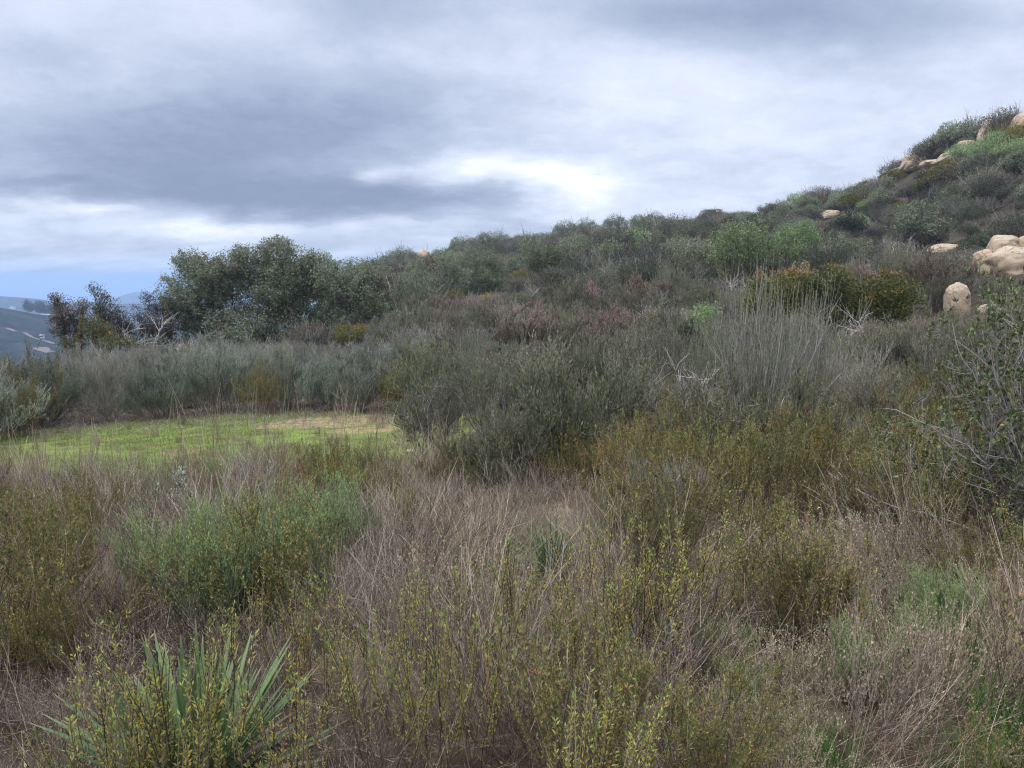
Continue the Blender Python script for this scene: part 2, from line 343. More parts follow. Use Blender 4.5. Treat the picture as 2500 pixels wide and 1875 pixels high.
class G:
    def __init__(s): s.V = []; s.F = []; s.R = []; s.T = []; s.Mi = []; s.n = 0
    def add(s, v, f, r, t, mi=0):
        s.V.append(v.reshape(-1, 3)); s.F.append(f + s.n); s.R.append(r.ravel()); s.T.append(t.ravel())
        s.Mi.append(np.full(len(f), mi, np.int32)); s.n += len(s.V[-1])
    def tubes(s, Pl, r0, r1, sides=3, rnd=None, tip=(0, 0), mi=0, taper=1.0):
        N, S, _ = Pl.shape
        if N == 0: return
        rnd = rng.random(N) if rnd is None else rnd
        tan = nrm(np.gradient(Pl, axis=1))
        a = nrm(np.cross(tan, rv(N)[:, None, :])); b = np.cross(tan, a)
        u = np.linspace(0, 1, S)[None, :] ** taper
        r0 = np.broadcast_to(np.asarray(r0, float), (N,))[:, None]; r1 = np.broadcast_to(np.asarray(r1, float), (N,))[:, None]
        rad = (r0 * (1 - u) + r1 * u)[..., None]
        t0 = np.broadcast_to(np.asarray(tip[0], float), (N,))[:, None]; t1 = np.broadcast_to(np.asarray(tip[1], float), (N,))[:, None]
        tt = t0 * (1 - u) + t1 * u
        if sides == 2:
            v = np.stack([Pl - a * rad, Pl + a * rad], 2); K = 2
            base = (np.arange(N)[:, None] * S + np.arange(S - 1)[None]) * 2
            f = np.stack([base, base + 1, base + 3, base + 2], -1).reshape(-1, 4)
        else:
            K = sides
            th = np.arange(K) / K * 2 * math.pi
            v = Pl[:, :, None] + rad[:, :, None] * (np.cos(th)[None, None, :, None] * a[:, :, None] + np.sin(th)[None, None, :, None] * b[:, :, None])
            base = (np.arange(N)[:, None, None] * S + np.arange(S - 1)[None, :, None]) * K
            k = np.arange(K)[None, None]; k2 = (k + 1) % K
            f = np.stack([base + k, base + k2, base + K + k2, base + K + k], -1).reshape(-1, 4)
        s.add(v, f, np.repeat(rnd, S * K), np.repeat(tt, K, axis=1), mi)
    def leaves(s, pos, d, L, W, rnd=None, tip=None, fold=.2, mi=0, mid=.45, side=None):
        N = len(pos)
        if N == 0: return
        rnd = rng.random(N) if rnd is None else rnd
        tip = np.zeros(N) if tip is None else tip
        L = np.broadcast_to(np.asarray(L, float), (N,))[:, None]; W = np.broadcast_to(np.asarray(W, float), (N,))[:, None]
        d = nrm(d); sd = nrm(np.cross(d, rv(N))) if side is None else side; no = np.cross(sd, d)
        v = np.stack([pos, pos + d * L * mid + sd * W / 2 + no * W * fold, pos + d * L, pos + d * L * mid - sd * W / 2 + no * W * fold], 1)
        f = (np.arange(N)[:, None] * 4 + np.arange(4)[None])
        s.add(v, f, np.repeat(rnd, 4), np.repeat(tip, 4), mi)
    def tris(s): return sum(len(f) for f in s.F) * 2
    def mesh(s, name, mats):
        me = bpy.data.meshes.new(name)
        V = np.concatenate(s.V).astype(np.float32); Fq = np.concatenate(s.F).astype(np.int32)
        me.vertices.add(len(V)); me.vertices.foreach_set('co', V.ravel())
        me.loops.add(Fq.size); me.loops.foreach_set('vertex_index', Fq.ravel())
        me.polygons.add(len(Fq)); me.polygons.foreach_set('loop_start', np.arange(len(Fq), dtype=np.int32) * 4)
        me.polygons.foreach_set('loop_total', np.full(len(Fq), 4, np.int32))
        me.polygons.foreach_set('material_index', np.concatenate(s.Mi))
        for nm, arr in (('rnd', s.R), ('tip', s.T)):
            a = me.attributes.new(nm, 'FLOAT', 'POINT'); a.data.foreach_set('value', np.concatenate(arr).astype(np.float32))
        for m in (mats if isinstance(mats, (list, tuple)) else [mats]): me.materials.append(M[m])
        me.update(calc_edges=True)
        return me

def grow(P0, D0, L, S=5, wob=.12, up=0.0, gnarl=0.0):
    N = len(P0); L = np.broadcast_to(np.asarray(L, float), (N,))[:, None]
    out = np.empty((N, S, 3)); out[:, 0] = P0; d = nrm(D0); st = L / (S - 1)
    for i in range(1, S):
        d = nrm(d + wob * rng.normal(size=(N, 3)) + np.array([0, 0, up]))
        out[:, i] = out[:, i - 1] + d * st
    return out

def sample(Pl, n, t0=0., t1=1., per=None):
    N, S, _ = Pl.shape
    idx = np.repeat(np.arange(N), per) if per else rng.integers(0, N, n)
    m = len(idx); t = rng.uniform(t0, t1, m); f = t * (S - 1); j = np.minimum(f.astype(int), S - 2); u = (f - j)[:, None]
    a = Pl[idx, j]; b = Pl[idx, j + 1]
    return a * (1 - u) + b * u, nrm(b - a), idx, t

def cone(n, spread, az=None):
    """directions within spread rad of up, area uniform"""
    a = rng.random(n) * 2 * math.pi if az is None else az
    th = spread * np.sqrt(rng.random(n))
    return np.stack([np.sin(th) * np.cos(a), np.sin(th) * np.sin(a), np.cos(th)], 1)

def link(o, parent=None):
    COL.objects.link(o)
    if parent is not None: o.parent = parent
    return o
def mobj(name, g, mats, parent=None):
    me = g if isinstance(g, bpy.types.Mesh) else g.mesh(name, mats)
    return link(bpy.data.objects.new(name, me), parent)
def empty(name):
    o = bpy.data.objects.new(name, None); o.empty_display_size = .2; return link(o)
def tag(o, label, cat, group=None, kind=None):
    if label: o['label'] = label
    if cat: o['category'] = cat
    if group: o['group'] = group
    if kind: o['kind'] = kind

PROTO = {}        # kind -> list of [root, used]
def proto(kind, name, parts):
    """parts: [(name, G, mats)]; one part -> a single mesh thing"""
    if len(parts) == 1:
        root = mobj(name, parts[0][1], parts[0][2])
    else:
        root = empty(name)
        for (pn, g, mt) in parts:
            if g.n:
                q = mobj(pn, g, mt, root)
                if pn == 'seed_heads': q['kind'] = 'stuff'
    PROTO.setdefault(kind, []).append([root, False])

def copy_tree(o, parent=None):
    c = o.copy(); COL.objects.link(c)
    if parent is not None: c.parent = parent
    for ch in o.children: copy_tree(ch, c)
    return c

COUNT = {}
def put(kind, x, y, s=1.0, label=None, cat=None, group=None, rz=None, var=None, sz=None, z=None, tilt=0.0, sink=0.0):
    pl = PROTO[kind]; i = random.randrange(len(pl)) if var is None else var % len(pl)
    # use unused prototypes first
    if var is None:
        for k, e in enumerate(pl):
            if not e[1]: i = k; break
    e = pl[i]
    if not e[1]: o = e[0]; e[1] = True
    else: o = copy_tree(e[0])
    zz = float(gz(x, y)) if z is None else z
    o.location = (x, y, zz - sink)
    o.rotation_euler = (random.uniform(-tilt, tilt), random.uniform(-tilt, tilt), random.uniform(0, 6.283) if rz is None else rz)
    o.scale = (s, s, s * (sz if sz else 1))
    tag(o, label, cat, group)
    COUNT[kind] = COUNT.get(kind, 0) + 1
    return o

# ------------------------------------------------------------------ labels for the many plants: look + place
LM = []   # (name, x, y)
USED = {}
def lab(base, x, y, s=1.0, extra=''):
    size = 'low' if s < .8 else ('small' if s < .95 else ('' if s < 1.08 else ('large' if s < 1.25 else 'big wide')))
    best = sorted(LM, key=lambda q: math.hypot(math.atan2(q[1], q[2]) - math.atan2(x, y), .35 * (math.log(math.hypot(q[1], q[2])) - math.log(math.hypot(x, y)))))[:4]
    for k, (nm, lx, ly) in enumerate(best):
        da = (math.atan2(x, y) - math.atan2(lx, ly)); dl = math.log(math.hypot(x, y) / math.hypot(lx, ly))
        rels = []
        lr = 'right of' if da > 0 else 'left of'; fb = 'beyond' if dl > 0 else 'in front of'
        far = '' if abs(da) < .06 else ('a little ' if abs(da) < .12 else 'well ')
        if abs(da) > .02: rels.append(f'{far}{lr}')
        fd = 'just ' if abs(dl) < .12 else ''
        rels.append(f'{fd}{fb}')
        rels.append(f'{lr} and {fb}')
        for rl in rels:
            t = ' '.join(f'{size} {base} {extra} {rl} {nm}'.split())
            if len(t.split()) > 16: t = ' '.join(f'{base} {rl} {nm}'.split())
            if t.lower() not in USED and len(t.split()) <= 16:
                USED[t.lower()] = 1; return t
    for w in ('slightly leaning', 'rather sparse', 'denser', 'twiggy', 'rounded', 'half hidden', 'ragged', 'spreading', 'narrow', 'uneven'):
        for (nm, lx, ly) in best:
            rl = 'near'
            t = ' '.join(f'{w} {size} {base} {rl} {nm}'.split())
            if t.lower() not in USED and len(t.split()) <= 16:
                USED[t.lower()] = 1; return t
    return t

# ================================================================== plant builders
def base_pts(n, rb):
    a = rng.random(n) * 6.283; q = rb * np.sqrt(rng.random(n))
    return np.stack([q * np.cos(a), q * np.sin(a), np.full(n, -.03)], 1)

def woody(H, R, n1, n2, n3, l2=.45, l3=.22, spread=.75, up1=.06, up2=.10, up3=.12, wob=.1, r=.006, rb=.12,
          spr2=.7, spr3=.7, lower=.3, sides=3, S1=6):
    """three orders of stems; returns the G of the stems and the three polyline sets"""
    g = G()
    d = cone(n1, spread)
    env = H * (np.cos(np.arccos(d[:, 2]) * .75)) * rng.uniform(.72, 1.08, n1)
    P1 = grow(base_pts(n1, rb), d, env, S1, wob, up1)
    b, t, i, u = sample(P1, n1 * n2, lower, .98)
    P2 = grow(b, t + spr2 * rv(len(b)) + [0, 0, up2 * 2], H * l2 * (1.15 - .6 * u) * rng.uniform(.6, 1.2, len(b)), 5, wob, up2)
    b, t, i, u = sample(P2, len(P2) * n3, .15, 1.0)
    P3 = grow(b, t + spr3 * rv(len(b)) + [0, 0, up3 * 2], H * l3 * rng.uniform(.5, 1.25, len(b)), 4, wob, up3)
    g.tubes(P1, r, r * .45, sides)
    g.tubes(P2, r * .5, r * .22, 3 if r > .008 else 2)
    g.tubes(P3, r * .28, r * .12, 2)
    return g, P1, P2, P3

def tufts(g, Pl, per, L, W, sp=.8, t0=.1, t1=1.0, H=1.0, up=.2, tipz=None, rnd=None, mid=.45, tipexp=1):
    b, t, i, u = sample(Pl, 0, t0, t1, per=per)
    d = t + sp * rv(len(b)) + [0, 0, up]
    tp = np.clip(b[:, 2] / H, 0, 1) * (u ** .5) if tipz is None else tipz(b, u)
    g.leaves(b, d, L * rng.uniform(.6, 1.3, len(b)), W * rng.uniform(.7, 1.2, len(b)), tip=tp, mid=mid,
             rnd=np.clip(rng.normal(.5, .25, len(b)), 0, 1))

def fit(gs, H, R=None):
    V = np.concatenate([v for g in gs for v in g.V]); hz = np.percentile(V[:, 2], 97.5); rr = np.percentile(np.hypot(V[:, 0], V[:, 1]), 95)
    k = np.array([1, 1, H / hz]);
    if R: k[0] = k[1] = R / rr
    for g in gs: g.V = [v * k for v in g.V]

# --- near chamise: needle bundles on upswept branches
def mk_chamise(pink=False, H=1.6):
    g, P1, P2, P3 = woody(H, .9, 15, 12, 8, spread=1.05, up1=.06, up2=.10, up3=.20, r=.011, l2=.44, l3=.17, lower=.2, wob=.16, spr2=.9, spr3=.75)
    lf = G(); tufts(lf, P3, 22, .042, .0135, sp=.65, H=H, up=.45, tipz=lambda b, u: np.clip(b[:, 2] / H * .55 + u * .45, 0, 1))
    tufts(lf, P2, 14, .030, .0075, sp=.6, t0=.45, H=H, up=.4)
    fit([g, lf], H, H * .62)
    return g, lf
for k in range(4):
    g, lf = mk_chamise(); proto('chamise', 'chamise_shrub', [('stems', g, 'twig_grey' if k % 2 else 'bark_grey'), ('foliage', lf, 'chamise')])
for k in range(3):
    g, lf = mk_chamise(H=1.5); proto('chamisepink', 'chamise_shrub', [('stems', g, 'twig_brown'), ('foliage', lf, 'chamisepink')])

# --- open chamise on a bare forked trunk: leaves only on the outer crown
def open_crown(pink):
    H = 1.25; g = G(); n1 = 4
    P1 = grow(base_pts(n1, .05), cone(n1, .45), .62 * rng.uniform(.8, 1.1, n1), 7, .14, .02)
    b_, t, i, u = sample(P1, n1 * 9, .45, 1.); P2 = grow(b_, t + 1.0 * rv(len(b_)) * [1, 1, .5], .5 * rng.uniform(.6, 1.2, len(b_)), 7, .16, .07)
    b_, t, i, u = sample(P2, len(P2) * 9, .35, 1.); P3 = grow(b_, t + .9 * rv(len(b_)), .22 * rng.uniform(.5, 1.3, len(b_)), 5, .14, .14)
    b_, t, i, u = sample(P3, len(P3) * 3, .3, 1.); P4 = grow(b_, t + .7 * rv(len(b_)), .09 * rng.uniform(.5, 1.3, len(b_)), 3, .14, .2)
    g.tubes(P1, .019, .009, 6); g.tubes(P2, .008, .003, 4); g.tubes(P3, .003, .0014, 3); g.tubes(P4, .0013, .0008, 2)
    lf = G(); tufts(lf, P4, 9, .028, .008, sp=.6, H=H, up=.4, tipz=lambda b, u: np.clip(b[:, 2] / H * .6 + u * .4, 0, 1)); fit([g, lf], H, .62)
    return g, lf
for k in range(3):
    g, lf = open_crown(k % 2); proto('openpink', 'chamise_shrub', [('stems', g, 'bark_grey'), ('foliage', lf, 'chamisepink')])
    g, lf = open_crown(0); proto('openchamise', 'chamise_shrub', [('stems', g, 'bark_grey'), ('foliage', lf, 'chamise')])

# --- tall broom: long straight switches, needles on the upper half
for k in range(3):
    H = 1.9
    g, P1, P2, P3 = woody(H, .6, 26, 6, 4, spread=.7, up1=.06, up2=.20, up3=.30, r=.011, l2=.42, l3=.24, lower=.25, spr2=.6, spr3=.5, wob=.11, rb=.2)
    lf = G(); tufts(lf, P3, 14 if k == 0 else 26, .036, .009, sp=.4, H=H, up=.6); tufts(lf, P2, 20, .034, .006, sp=.4, t0=.3, H=H, up=.5); fit([g, lf], H, .55 if k == 0 else .75)
    proto('broom', 'broom_shrub', [('stems', g, 'bark_dead' if k == 0 else 'bark_grey'), ('foliage', lf, 'broompale' if k == 0 else 'broom')])

# --- grey sagebrush of the band behind the clearing
for k in range(4):
    H = 1.15
    g, P1, P2, P3 = woody(H, .8, 24, 12, 6, spread=1.1, up1=.08, up2=.14, up3=.2, r=.007, l2=.38, l3=.17, lower=.2, wob=.14)
    lf = G(); tufts(lf, P3, 18, .034, .011, sp=.6, H=H, up=.45, tipz=lambda b, u: np.clip(b[:, 2] / H * .5 + u * .5, 0, 1)); tufts(lf, P2, 8, .03, .009, sp=.6, t0=.3, H=H); fit([g, lf], H, .75)
    proto('sage', 'sagebrush', [('stems', g, 'twig_grey'), ('foliage', lf, 'sage')])
# dry grey one, almost no leaves
for k in range(3):
    H = 1.15
    g, P1, P2, P3 = woody(H, .7, 22, 14, 8, spread=1.1, up1=.08, up2=.10, up3=.15, wob=.15, r=.006, l2=.40, l3=.22, lower=.3)
    lf = G(); tufts(lf, P3, 4, .022, .007, sp=.6, H=H, up=.3); fit([g, lf], H, .72)
    proto('drysage', 'leafless_shrub', [('stems', g, 'twig_grey'), ('foliage', lf, 'sage')])
# fresh green feathery sage (foreground)
for k in range(3):
    H = .72
    g, P1, P2, P3 = woody(H, .5, 34, 9, 4, spread=.6, up1=.10, up2=.25, up3=.30, r=.0032, l2=.36, l3=.17, lower=.2, wob=.07)
    lf = G(); tufts(lf, P3, 9, .021, .0030, sp=.55, H=H, up=.4, tipz=lambda b, u: np.clip(b[:, 2] / H * 1.1, 0, 1)); tufts(lf, P2, 16, .020, .0028, sp=.7, t0=.2, H=H); fit([g, lf], H, .42)
    proto('sagegreen', 'green_sagebrush', [('stems', g, 'stem_green'), ('foliage', lf, 'sagegreen')])

# --- buckwheat: olive tufts and rusty seed heads
for k in range(4):
    H = .8
    g, P1, P2, P3 = woody(H, .5, 30, 6, 3, spread=.85, up1=.13, up2=.25, up3=.3, r=.0028, l2=.4, l3=.14, lower=.2, wob=.09)
    lf = G(); tufts(lf, P3, 14, .016, .005, sp=.8, H=H); tufts(lf, P2, 34, .016, .005, sp=.9, t0=.05, H=H, up=.2); tufts(lf, P1, 34, .017, .0045, sp=1.0, t0=.3, t1=.95, H=H, up=.2)
    hd = lf; ends = P1[rng.random(len(P1)) < .35][:, -1]
    for e in ends:
        m = 22; q = rv(m) * .015 * rng.random((m, 1)) ** .4 + e; hd.leaves(q, rv(m), .009, .006, mi=1)
    fit([g, lf], H, .45)
    proto('buck', 'buckwheat', [('stems', g, 'twig_red' if k % 2 else 'twig_brown'), ('foliage', lf, ['buck', 'rust'])])

# --- spikes of yellow green leaves
def spikes(H, n, lean=.35, per=46, leafmat='gold', r=.0024):
    g = G(); P1 = grow(base_pts(n, .12), cone(n, lean), H * rng.uniform(.65, 1.1, n), 8, .05, .05)
    b, t, i, u = sample(P1, n * 2, .35, .85)
    P2 = grow(b, t + .5 * rv(len(b)) + [0, 0, .4], H * .28 * rng.uniform(.5, 1.2, len(b)), 6, .05, .15)
    g.tubes(P1, r, r * .5, 3, tip=(0, 1)); g.tubes(P2, r * .6, r * .35, 3)
    lf = G()
    for (Pl, pr, t0) in ((P1, per, .3), (P2, int(per * .5), .1)):
        N = len(Pl); idx = np.repeat(np.arange(N), pr); u = rng.uniform(t0, 1.0, len(idx)); f = u * (Pl.shape[1] - 1); j = np.minimum(f.astype(int), Pl.shape[1] - 2); w = (f - j)[:, None]
        p = Pl[idx, j] * (1 - w) + Pl[idx, j + 1] * w; t = nrm(Pl[idx, j + 1] - Pl[idx, j])
        plantr = rng.random(N)[idx]
        lf.leaves(p, t * .9 + nrm(np.cross(t, rv(len(p)))) * .8, .0165 * rng.uniform(.6, 1.25, len(p)), .0046, rnd=np.clip(plantr * .6 + rng.random(len(p)) * .45, 0, 1), tip=u, fold=.3)
    fit([g, lf], H, .13 + .5 * H * math.sin(lean))
    return g, lf
for k in range(4):
    g, lf = spikes(.72, 20); proto('gold', 'goldenbush', [('stems', g, 'twig_brown'), ('foliage', lf, 'gold')])
for k in range(2):
    g, lf = spikes(.62, 12, .6, per=60); proto('goldspread', 'goldenbush', [('stems', g, 'twig_brown'), ('foliage', lf, 'gold')])
for k in range(2):
    g, lf = spikes(.8, 14, .3, per=50)
    proto('amber', 'amber_leaf_bush', [('stems', g, 'twig_red'), ('foliage', lf, 'orange')])

# --- dry upright stems
for k in range(5):
    H = .72; n = 120
    g = G(); lean = rng.normal(size=2) * .25
    P1 = grow(base_pts(n, .20), cone(n, .45) + [lean[0], lean[1], 0], H * rng.uniform(.45, 1.1, n), 6, .07, .02)
    g.tubes(P1, .0017, .0008, 2, tip=(0, 1))
    b, t, i, u = sample(P1, n * 4, .3, .95); P2 = grow(b, t + .55 * rv(len(b)), H * .24 * rng.uniform(.4, 1.2, len(b)), 4, .1, .05)
    g.tubes(P2, .0010, .0006, 2, tip=(.5, 1))
    lf = G(); tufts(lf, P2, 4, .010, .0022, sp=.6, H=H)
    proto('dry', 'dry_stem_clump', [('stems', g, 'strawgrey' if k % 2 else 'twig_brown'), ('seed_heads', lf, 'rust' if k == 2 else 'tan')])
for k in range(3):
    H = .62; n = 150
    g = G(); lean = rng.normal(size=2) * .3
    P1 = grow(base_pts(n, .15), cone(n, .6) + [lean[0], lean[1], 0], H * rng.uniform(.5, 1.1, n), 8, .05, -.03)
    g.tubes(P1, .0021, .0009, 2)
    lf = G(); tufts(lf, P1, 5, .012, .0025, sp=.5, t0=.7, H=H)
    proto('straw', 'straw_clump', [('stems', g, 'straw'), ('seed_heads', lf, 'tan')])

# --- tan fluffy seed heads on a domed twiggy bush
for k in range(4):
    H = .45; n = 60
    g = G(); P1 = grow(base_pts(n, .09), cone(n, 1.1), H * rng.uniform(.7, 1.08, n), 6, .08, .08)
    g.tubes(P1, .0016, .0009, 2)
    b, t, i, u = sample(P1, n * 8, .35, .98); P2 = grow(b, t + .6 * rv(len(b)) + [0, 0, .25], H * .26 * rng.uniform(.5, 1.2, len(b)), 4, .08, .1)
    g.tubes(P2, .0010, .0005, 2)
    b, t, i, u = sample(P2, len(P2) * 3, .3, 1.); P3 = grow(b, t + .6 * rv(len(b)) + [0, 0, .3], H * .09 * rng.uniform(.5, 1.3, len(b)), 3, .08, .1)
    g.tubes(P3, .0007, .0004, 2)
    hd = G()
    m = P3[:, -1]
    for q in range(3): hd.leaves(m, P3[:, -1] - P3[:, -2] + .006 * rv(len(m)), .012, .0048, fold=.3)
    proto('seed', 'seed_head_bush', [('stems', g, 'strawgrey' if k % 2 else 'straw'), ('seed_heads', hd, 'tan')])

# --- yucca rosettes
def mk_yucca(n, L, W, flop=1.15):
    g = G(); dry = G()
    for (gg, cnt, lo, hi, m) in ((g, n, 0, flop, 0), (dry, n // 4, flop * .95, flop * 1.35, 0)):
        th = lo + (hi - lo) * (rng.random(cnt) ** .75); a = rng.random(cnt) * 6.283
        d = np.stack([np.sin(th) * np.cos(a), np.sin(th) * np.sin(a), np.cos(th)], 1)
        S = 8; Pl = grow(np.stack([np.cos(a) * .04, np.sin(a) * .04, np.full(cnt, .03)], 1), d, L * rng.uniform(.75, 1.08, cnt), S, .022, -.012 if gg is g else -.06)
        tan = nrm(np.gradient(Pl, axis=1)); sd = nrm(np.cross(tan, np.array([0, 0, 1.])[None, None]) + 1e-4); no = np.cross(sd, tan)
        u = np.linspace(0, 1, S); w = W * np.interp(u, [0, .15, .5, .8, 1], [1.15, 1.0, .95, .6, .04])[None, :, None]
        c = Pl - no * w * .22
        v = np.stack([Pl - sd * w / 2, c, Pl + sd * w / 2], 2)
        base = (np.arange(cnt)[:, None, None] * S + np.arange(S - 1)[None, :, None]) * 3; k = np.arange(2)[None, None]
        f = np.stack([base + k, base + k + 1, base + k + 4, base + k + 3], -1).reshape(-1, 4)
        gg.add(v, f, np.repeat(rng.random(cnt), S * 3), np.repeat(np.broadcast_to(u, (cnt, S)), 3, axis=1))
    return g, dry
for (n, L, W, kk) in ((140, .56, .030, 'yucca'), (70, .52, .020, 'yuccathin')):
    g, dry = mk_yucca(n, L, W); proto(kk, 'yucca', [('leaf_rosette', g, 'blade'), ('dead_leaves', dry, 'blade_dry')])

# --- grass tufts
g = G(); n = 260; P1 = grow(base_pts(n, .13), cone(n, .5), .26 * rng.uniform(.5, 1.2, n), 5, .07, -.06); g.tubes(P1, .0022, .0004, 2)
proto('grasstuft', 'green_grass_tuft', [('blades', g, 'grassdeep')])

# --- dead bleached branch things
def dead(H, n1=4, spread=.9, r=.03, fine=1.0):
    g, P1, P2, P3 = woody(H, .8, n1, int(5 * fine), 4, spread=spread, up1=.02, up2=.05, up3=.05, r=r, l2=.5, l3=.26, lower=.2, wob=.2, spr2=1.0, spr3=1.0, rb=.08, S1=8)
    return g
for k in range(3): proto('dead', 'dead_bush', [('branches', dead(1.3, 5, 1.0, .014, 1.4), 'bark_dead')])
for k in range(2): proto('deadtree', 'dead_tree', [('branches', dead(3.2, 3, .6, .045, 1.3), 'bark_dead')])

# ================================================================== trees
def mk_tree(blobs, trunks, leafL, leafW, dens, rt=.12, leafmat='oak', bark='bark_dark', twig_n=1.0, low=.35, fork=2.0):
    """blobs: (x, y, z, rx, ry, rz) foliage masses; trunks: (x, y) feet. Returns trunk G, crown twigs G, leaves G"""
    wood = G(); tw = G(); lf = G()
    feet = np.array([[x, y, -.1] for x, y in trunks], float)
    allz = np.array([b[2] for b in blobs]); H = max(allz)
    forks = []
    for f in feet:
        top = f * [1, 1, 0] + [rng.normal() * .15, rng.normal() * .15, H * low]
        n = 7; u = np.linspace(0, 1, n)[:, None]
        pl = f * (1 - u) + top * u + np.cumsum(rng.normal(size=(n, 3)) * H * .012, 0) * [1, 1, .3]
        wood.tubes(pl[None], rt * H * .1 * 1.25, rt * H * .1 * .75, 8); forks.append(pl)
    for b in blobs:
        c = np.array(b[:3]); rad = np.array(b[3:6])
        # main limb
        fi = int(np.argmin([np.hypot(*(f[:2] - c[:2])) + rng.random() * .3 for f in feet])); pl = forks[fi]
        s = pl[rng.integers(4, 7)]
        n = 8; u = np.linspace(0, 1, n)[:, None]; e = c - rad * [0, 0, .25]
        mid = (s + e) / 2 + [0, 0, -.12 * np.linalg.norm(e - s)]
        q = s * (1 - u) ** 2 + 2 * mid * u * (1 - u) + e * u ** 2 + rng.normal(size=(n, 3)) * np.linalg.norm(e - s) * .035 * np.sin(u * math.pi)
        r0 = rt * H * .055 * (np.mean(rad) / .8) ** .4
        wood.tubes(q[None], r0, r0 * .4, 6)
        # boughs from the limb into the mass
        vol = float(np.prod(rad)) ** (1 / 3)
        nb = int(13 * twig_n); bs, bt, _, _ = sample(q[None], nb, .45, 1.)
        tgt = c + rv(nb) * rad * rng.uniform(.55, .9, (nb, 1))
        L = np.linalg.norm(tgt - bs, axis=1); B = grow(bs, tgt - bs, L, 6, .13, .03)
        wood.tubes(B, r0 * .42, r0 * .15, 4)
        nt = int(nb * 9); ts, tt, _, _ = sample(B, nt, .3, 1.)
        Tw = grow(ts, tt + .8 * rv(nt) + (ts - c) / rad * .5, vol * .42 * rng.uniform(.5, 1.3, nt), 5, .14, .05)
        tw.tubes(Tw, r0 * .14, r0 * .05, 3)
        n3 = nt * 4; ts, tt, _, _ = sample(Tw, n3, .2, 1.)
        T3 = grow(ts, tt + .8 * rv(n3), vol * .17 * rng.uniform(.5, 1.4, n3), 3, .15, .08)
        tw.tubes(T3, r0 * .06, r0 * .03, 2)
        nl = int(dens * vol * vol)
        bp, bt, ii, uu = sample(T3, nl, .1, 1.)
        cl = rng.random(nb)[rng.integers(0, nb, nt)][np.repeat(np.arange(nt), 4) if len(T3) == nt * 4 else rng.integers(0, nt, len(T3))][ii] * .5 + rng.random(len(T3))[ii] * .5
        k2 = rng.random(len(bp)) < .3; bp = np.where(k2[:, None], c + rv(len(bp)) * rad * (rng.random((len(bp), 1)) ** .4) * 1.02, bp)
        lf.leaves(bp + rng.normal(size=bp.shape) * leafL * .5, bt + 1.1 * rv(len(bp)), leafL * rng.uniform(.6, 1.3, len(bp)), leafW * rng.uniform(.7, 1.2, len(bp)),
                  rnd=np.clip(.08 + cl * .75 + rng.normal(0, .1, len(bp)), 0, 1), tip=np.clip((bp[:, 2] - c[2] + rad[2] * .2) / rad[2], 0, 1), fold=.25)
    return wood, tw, lf
def tree_parts(w, t, l, leafmat, bark='bark_dark', twig='bark_dark'):
    # the crown holds twigs and leaves in one mesh with two materials
    c = G(); off = 0
    for gg, mi in ((l, 0), (t, 1)):
        for v, f, r, tp in zip(gg.V, gg.F, gg.R, gg.T): pass
    V = np.concatenate(l.V); c.add(V, np.concatenate(l.F), np.concatenate(l.R), np.concatenate(l.T), 0)
    V = np.concatenate(t.V); c.add(V, np.concatenate(t.F), np.concatenate(t.R), np.concatenate(t.T), 1)
    return [('trunk', w, bark), ('crown', c, [leafmat, twig])]

# far scrub shapes: one mesh each (leaves + stems)
def mk_far(H, R, nl, L, W, dome=True, leafmat='hill', twig='bark_grey', st=26, flat=.55):
    g = G()
    lobes = [(0, 0, H * .55, R * .75, H * .45)] + [(math.cos(a) * R * .55, math.sin(a) * R * .55, H * random.uniform(.35, .6), R * random.uniform(.35, .55), H * random.uniform(.25, .4)) for a in np.linspace(0, 6.283, 6)[:-1] + random.random()]
    for (x, y, z, r, h) in lobes:
        m = int(nl / len(lobes)); d = rv(m); d[:, 2] = np.abs(d[:, 2]) * 1.1 - .25; d = nrm(d)
        p = np.array([x, y, z]) + d * np.array([r, r, h]) * rng.uniform(.55, 1.06, (m, 1)) ** .7
        g.leaves(p, d * .6 + rv(m) * .8 + [0, 0, .5], L * rng.uniform(.5, 1.3, m), W * rng.uniform(.6, 1.2, m), rnd=np.clip(rng.normal(.5, .25, m), 0, 1), tip=np.clip(p[:, 2] / H, 0, 1), mi=0)
    P1 = grow(base_pts(st, .25 * R), cone(st, 1.0), H * rng.uniform(.7, 1.1, st), 5, .12, .03); g.tubes(P1, .02, .008, 3, mi=1)
    b, t, i, u = sample(P1, st * 6, .3, 1.); P2 = grow(b, t + .8 * rv(len(b)) + [0, 0, .3], H * .35 * rng.uniform(.5, 1.3, len(b)), 4, .12, .05); g.tubes(P2, .010, .004, 2, mi=1)
    fit([g], H, R)
    return g

def hill_oak(mat, H, R, dens=1500, trunks=3):
    bl = []
    for a in np.linspace(0, 6.283, 7)[:-1] + random.random():
        q = random.uniform(.35, .62) * R; bl.append((math.cos(a) * q, math.sin(a) * q, H * random.uniform(.42, .8), R * random.uniform(.26, .5), R * random.uniform(.26, .5), H * random.uniform(.13, .27)))
    bl.append((0, 0, H * .8, R * .45, R * .45, H * .22))
    w, t, l = mk_tree(bl, [(random.uniform(-.4, .4), random.uniform(-.4, .4)) for _ in range(trunks)], .12, .07, dens, rt=.13, low=.28, twig_n=.8)
    return tree_parts(w, t, l, mat)
for mat in ('oak', 'hill', 'oakgrey', 'hill', 'purple', 'hill', 'oak', 'oakgrey'): proto('hilloak', 'hill_oak', hill_oak(mat, random.uniform(2.6, 3.4), random.uniform(1.7, 2.4)))

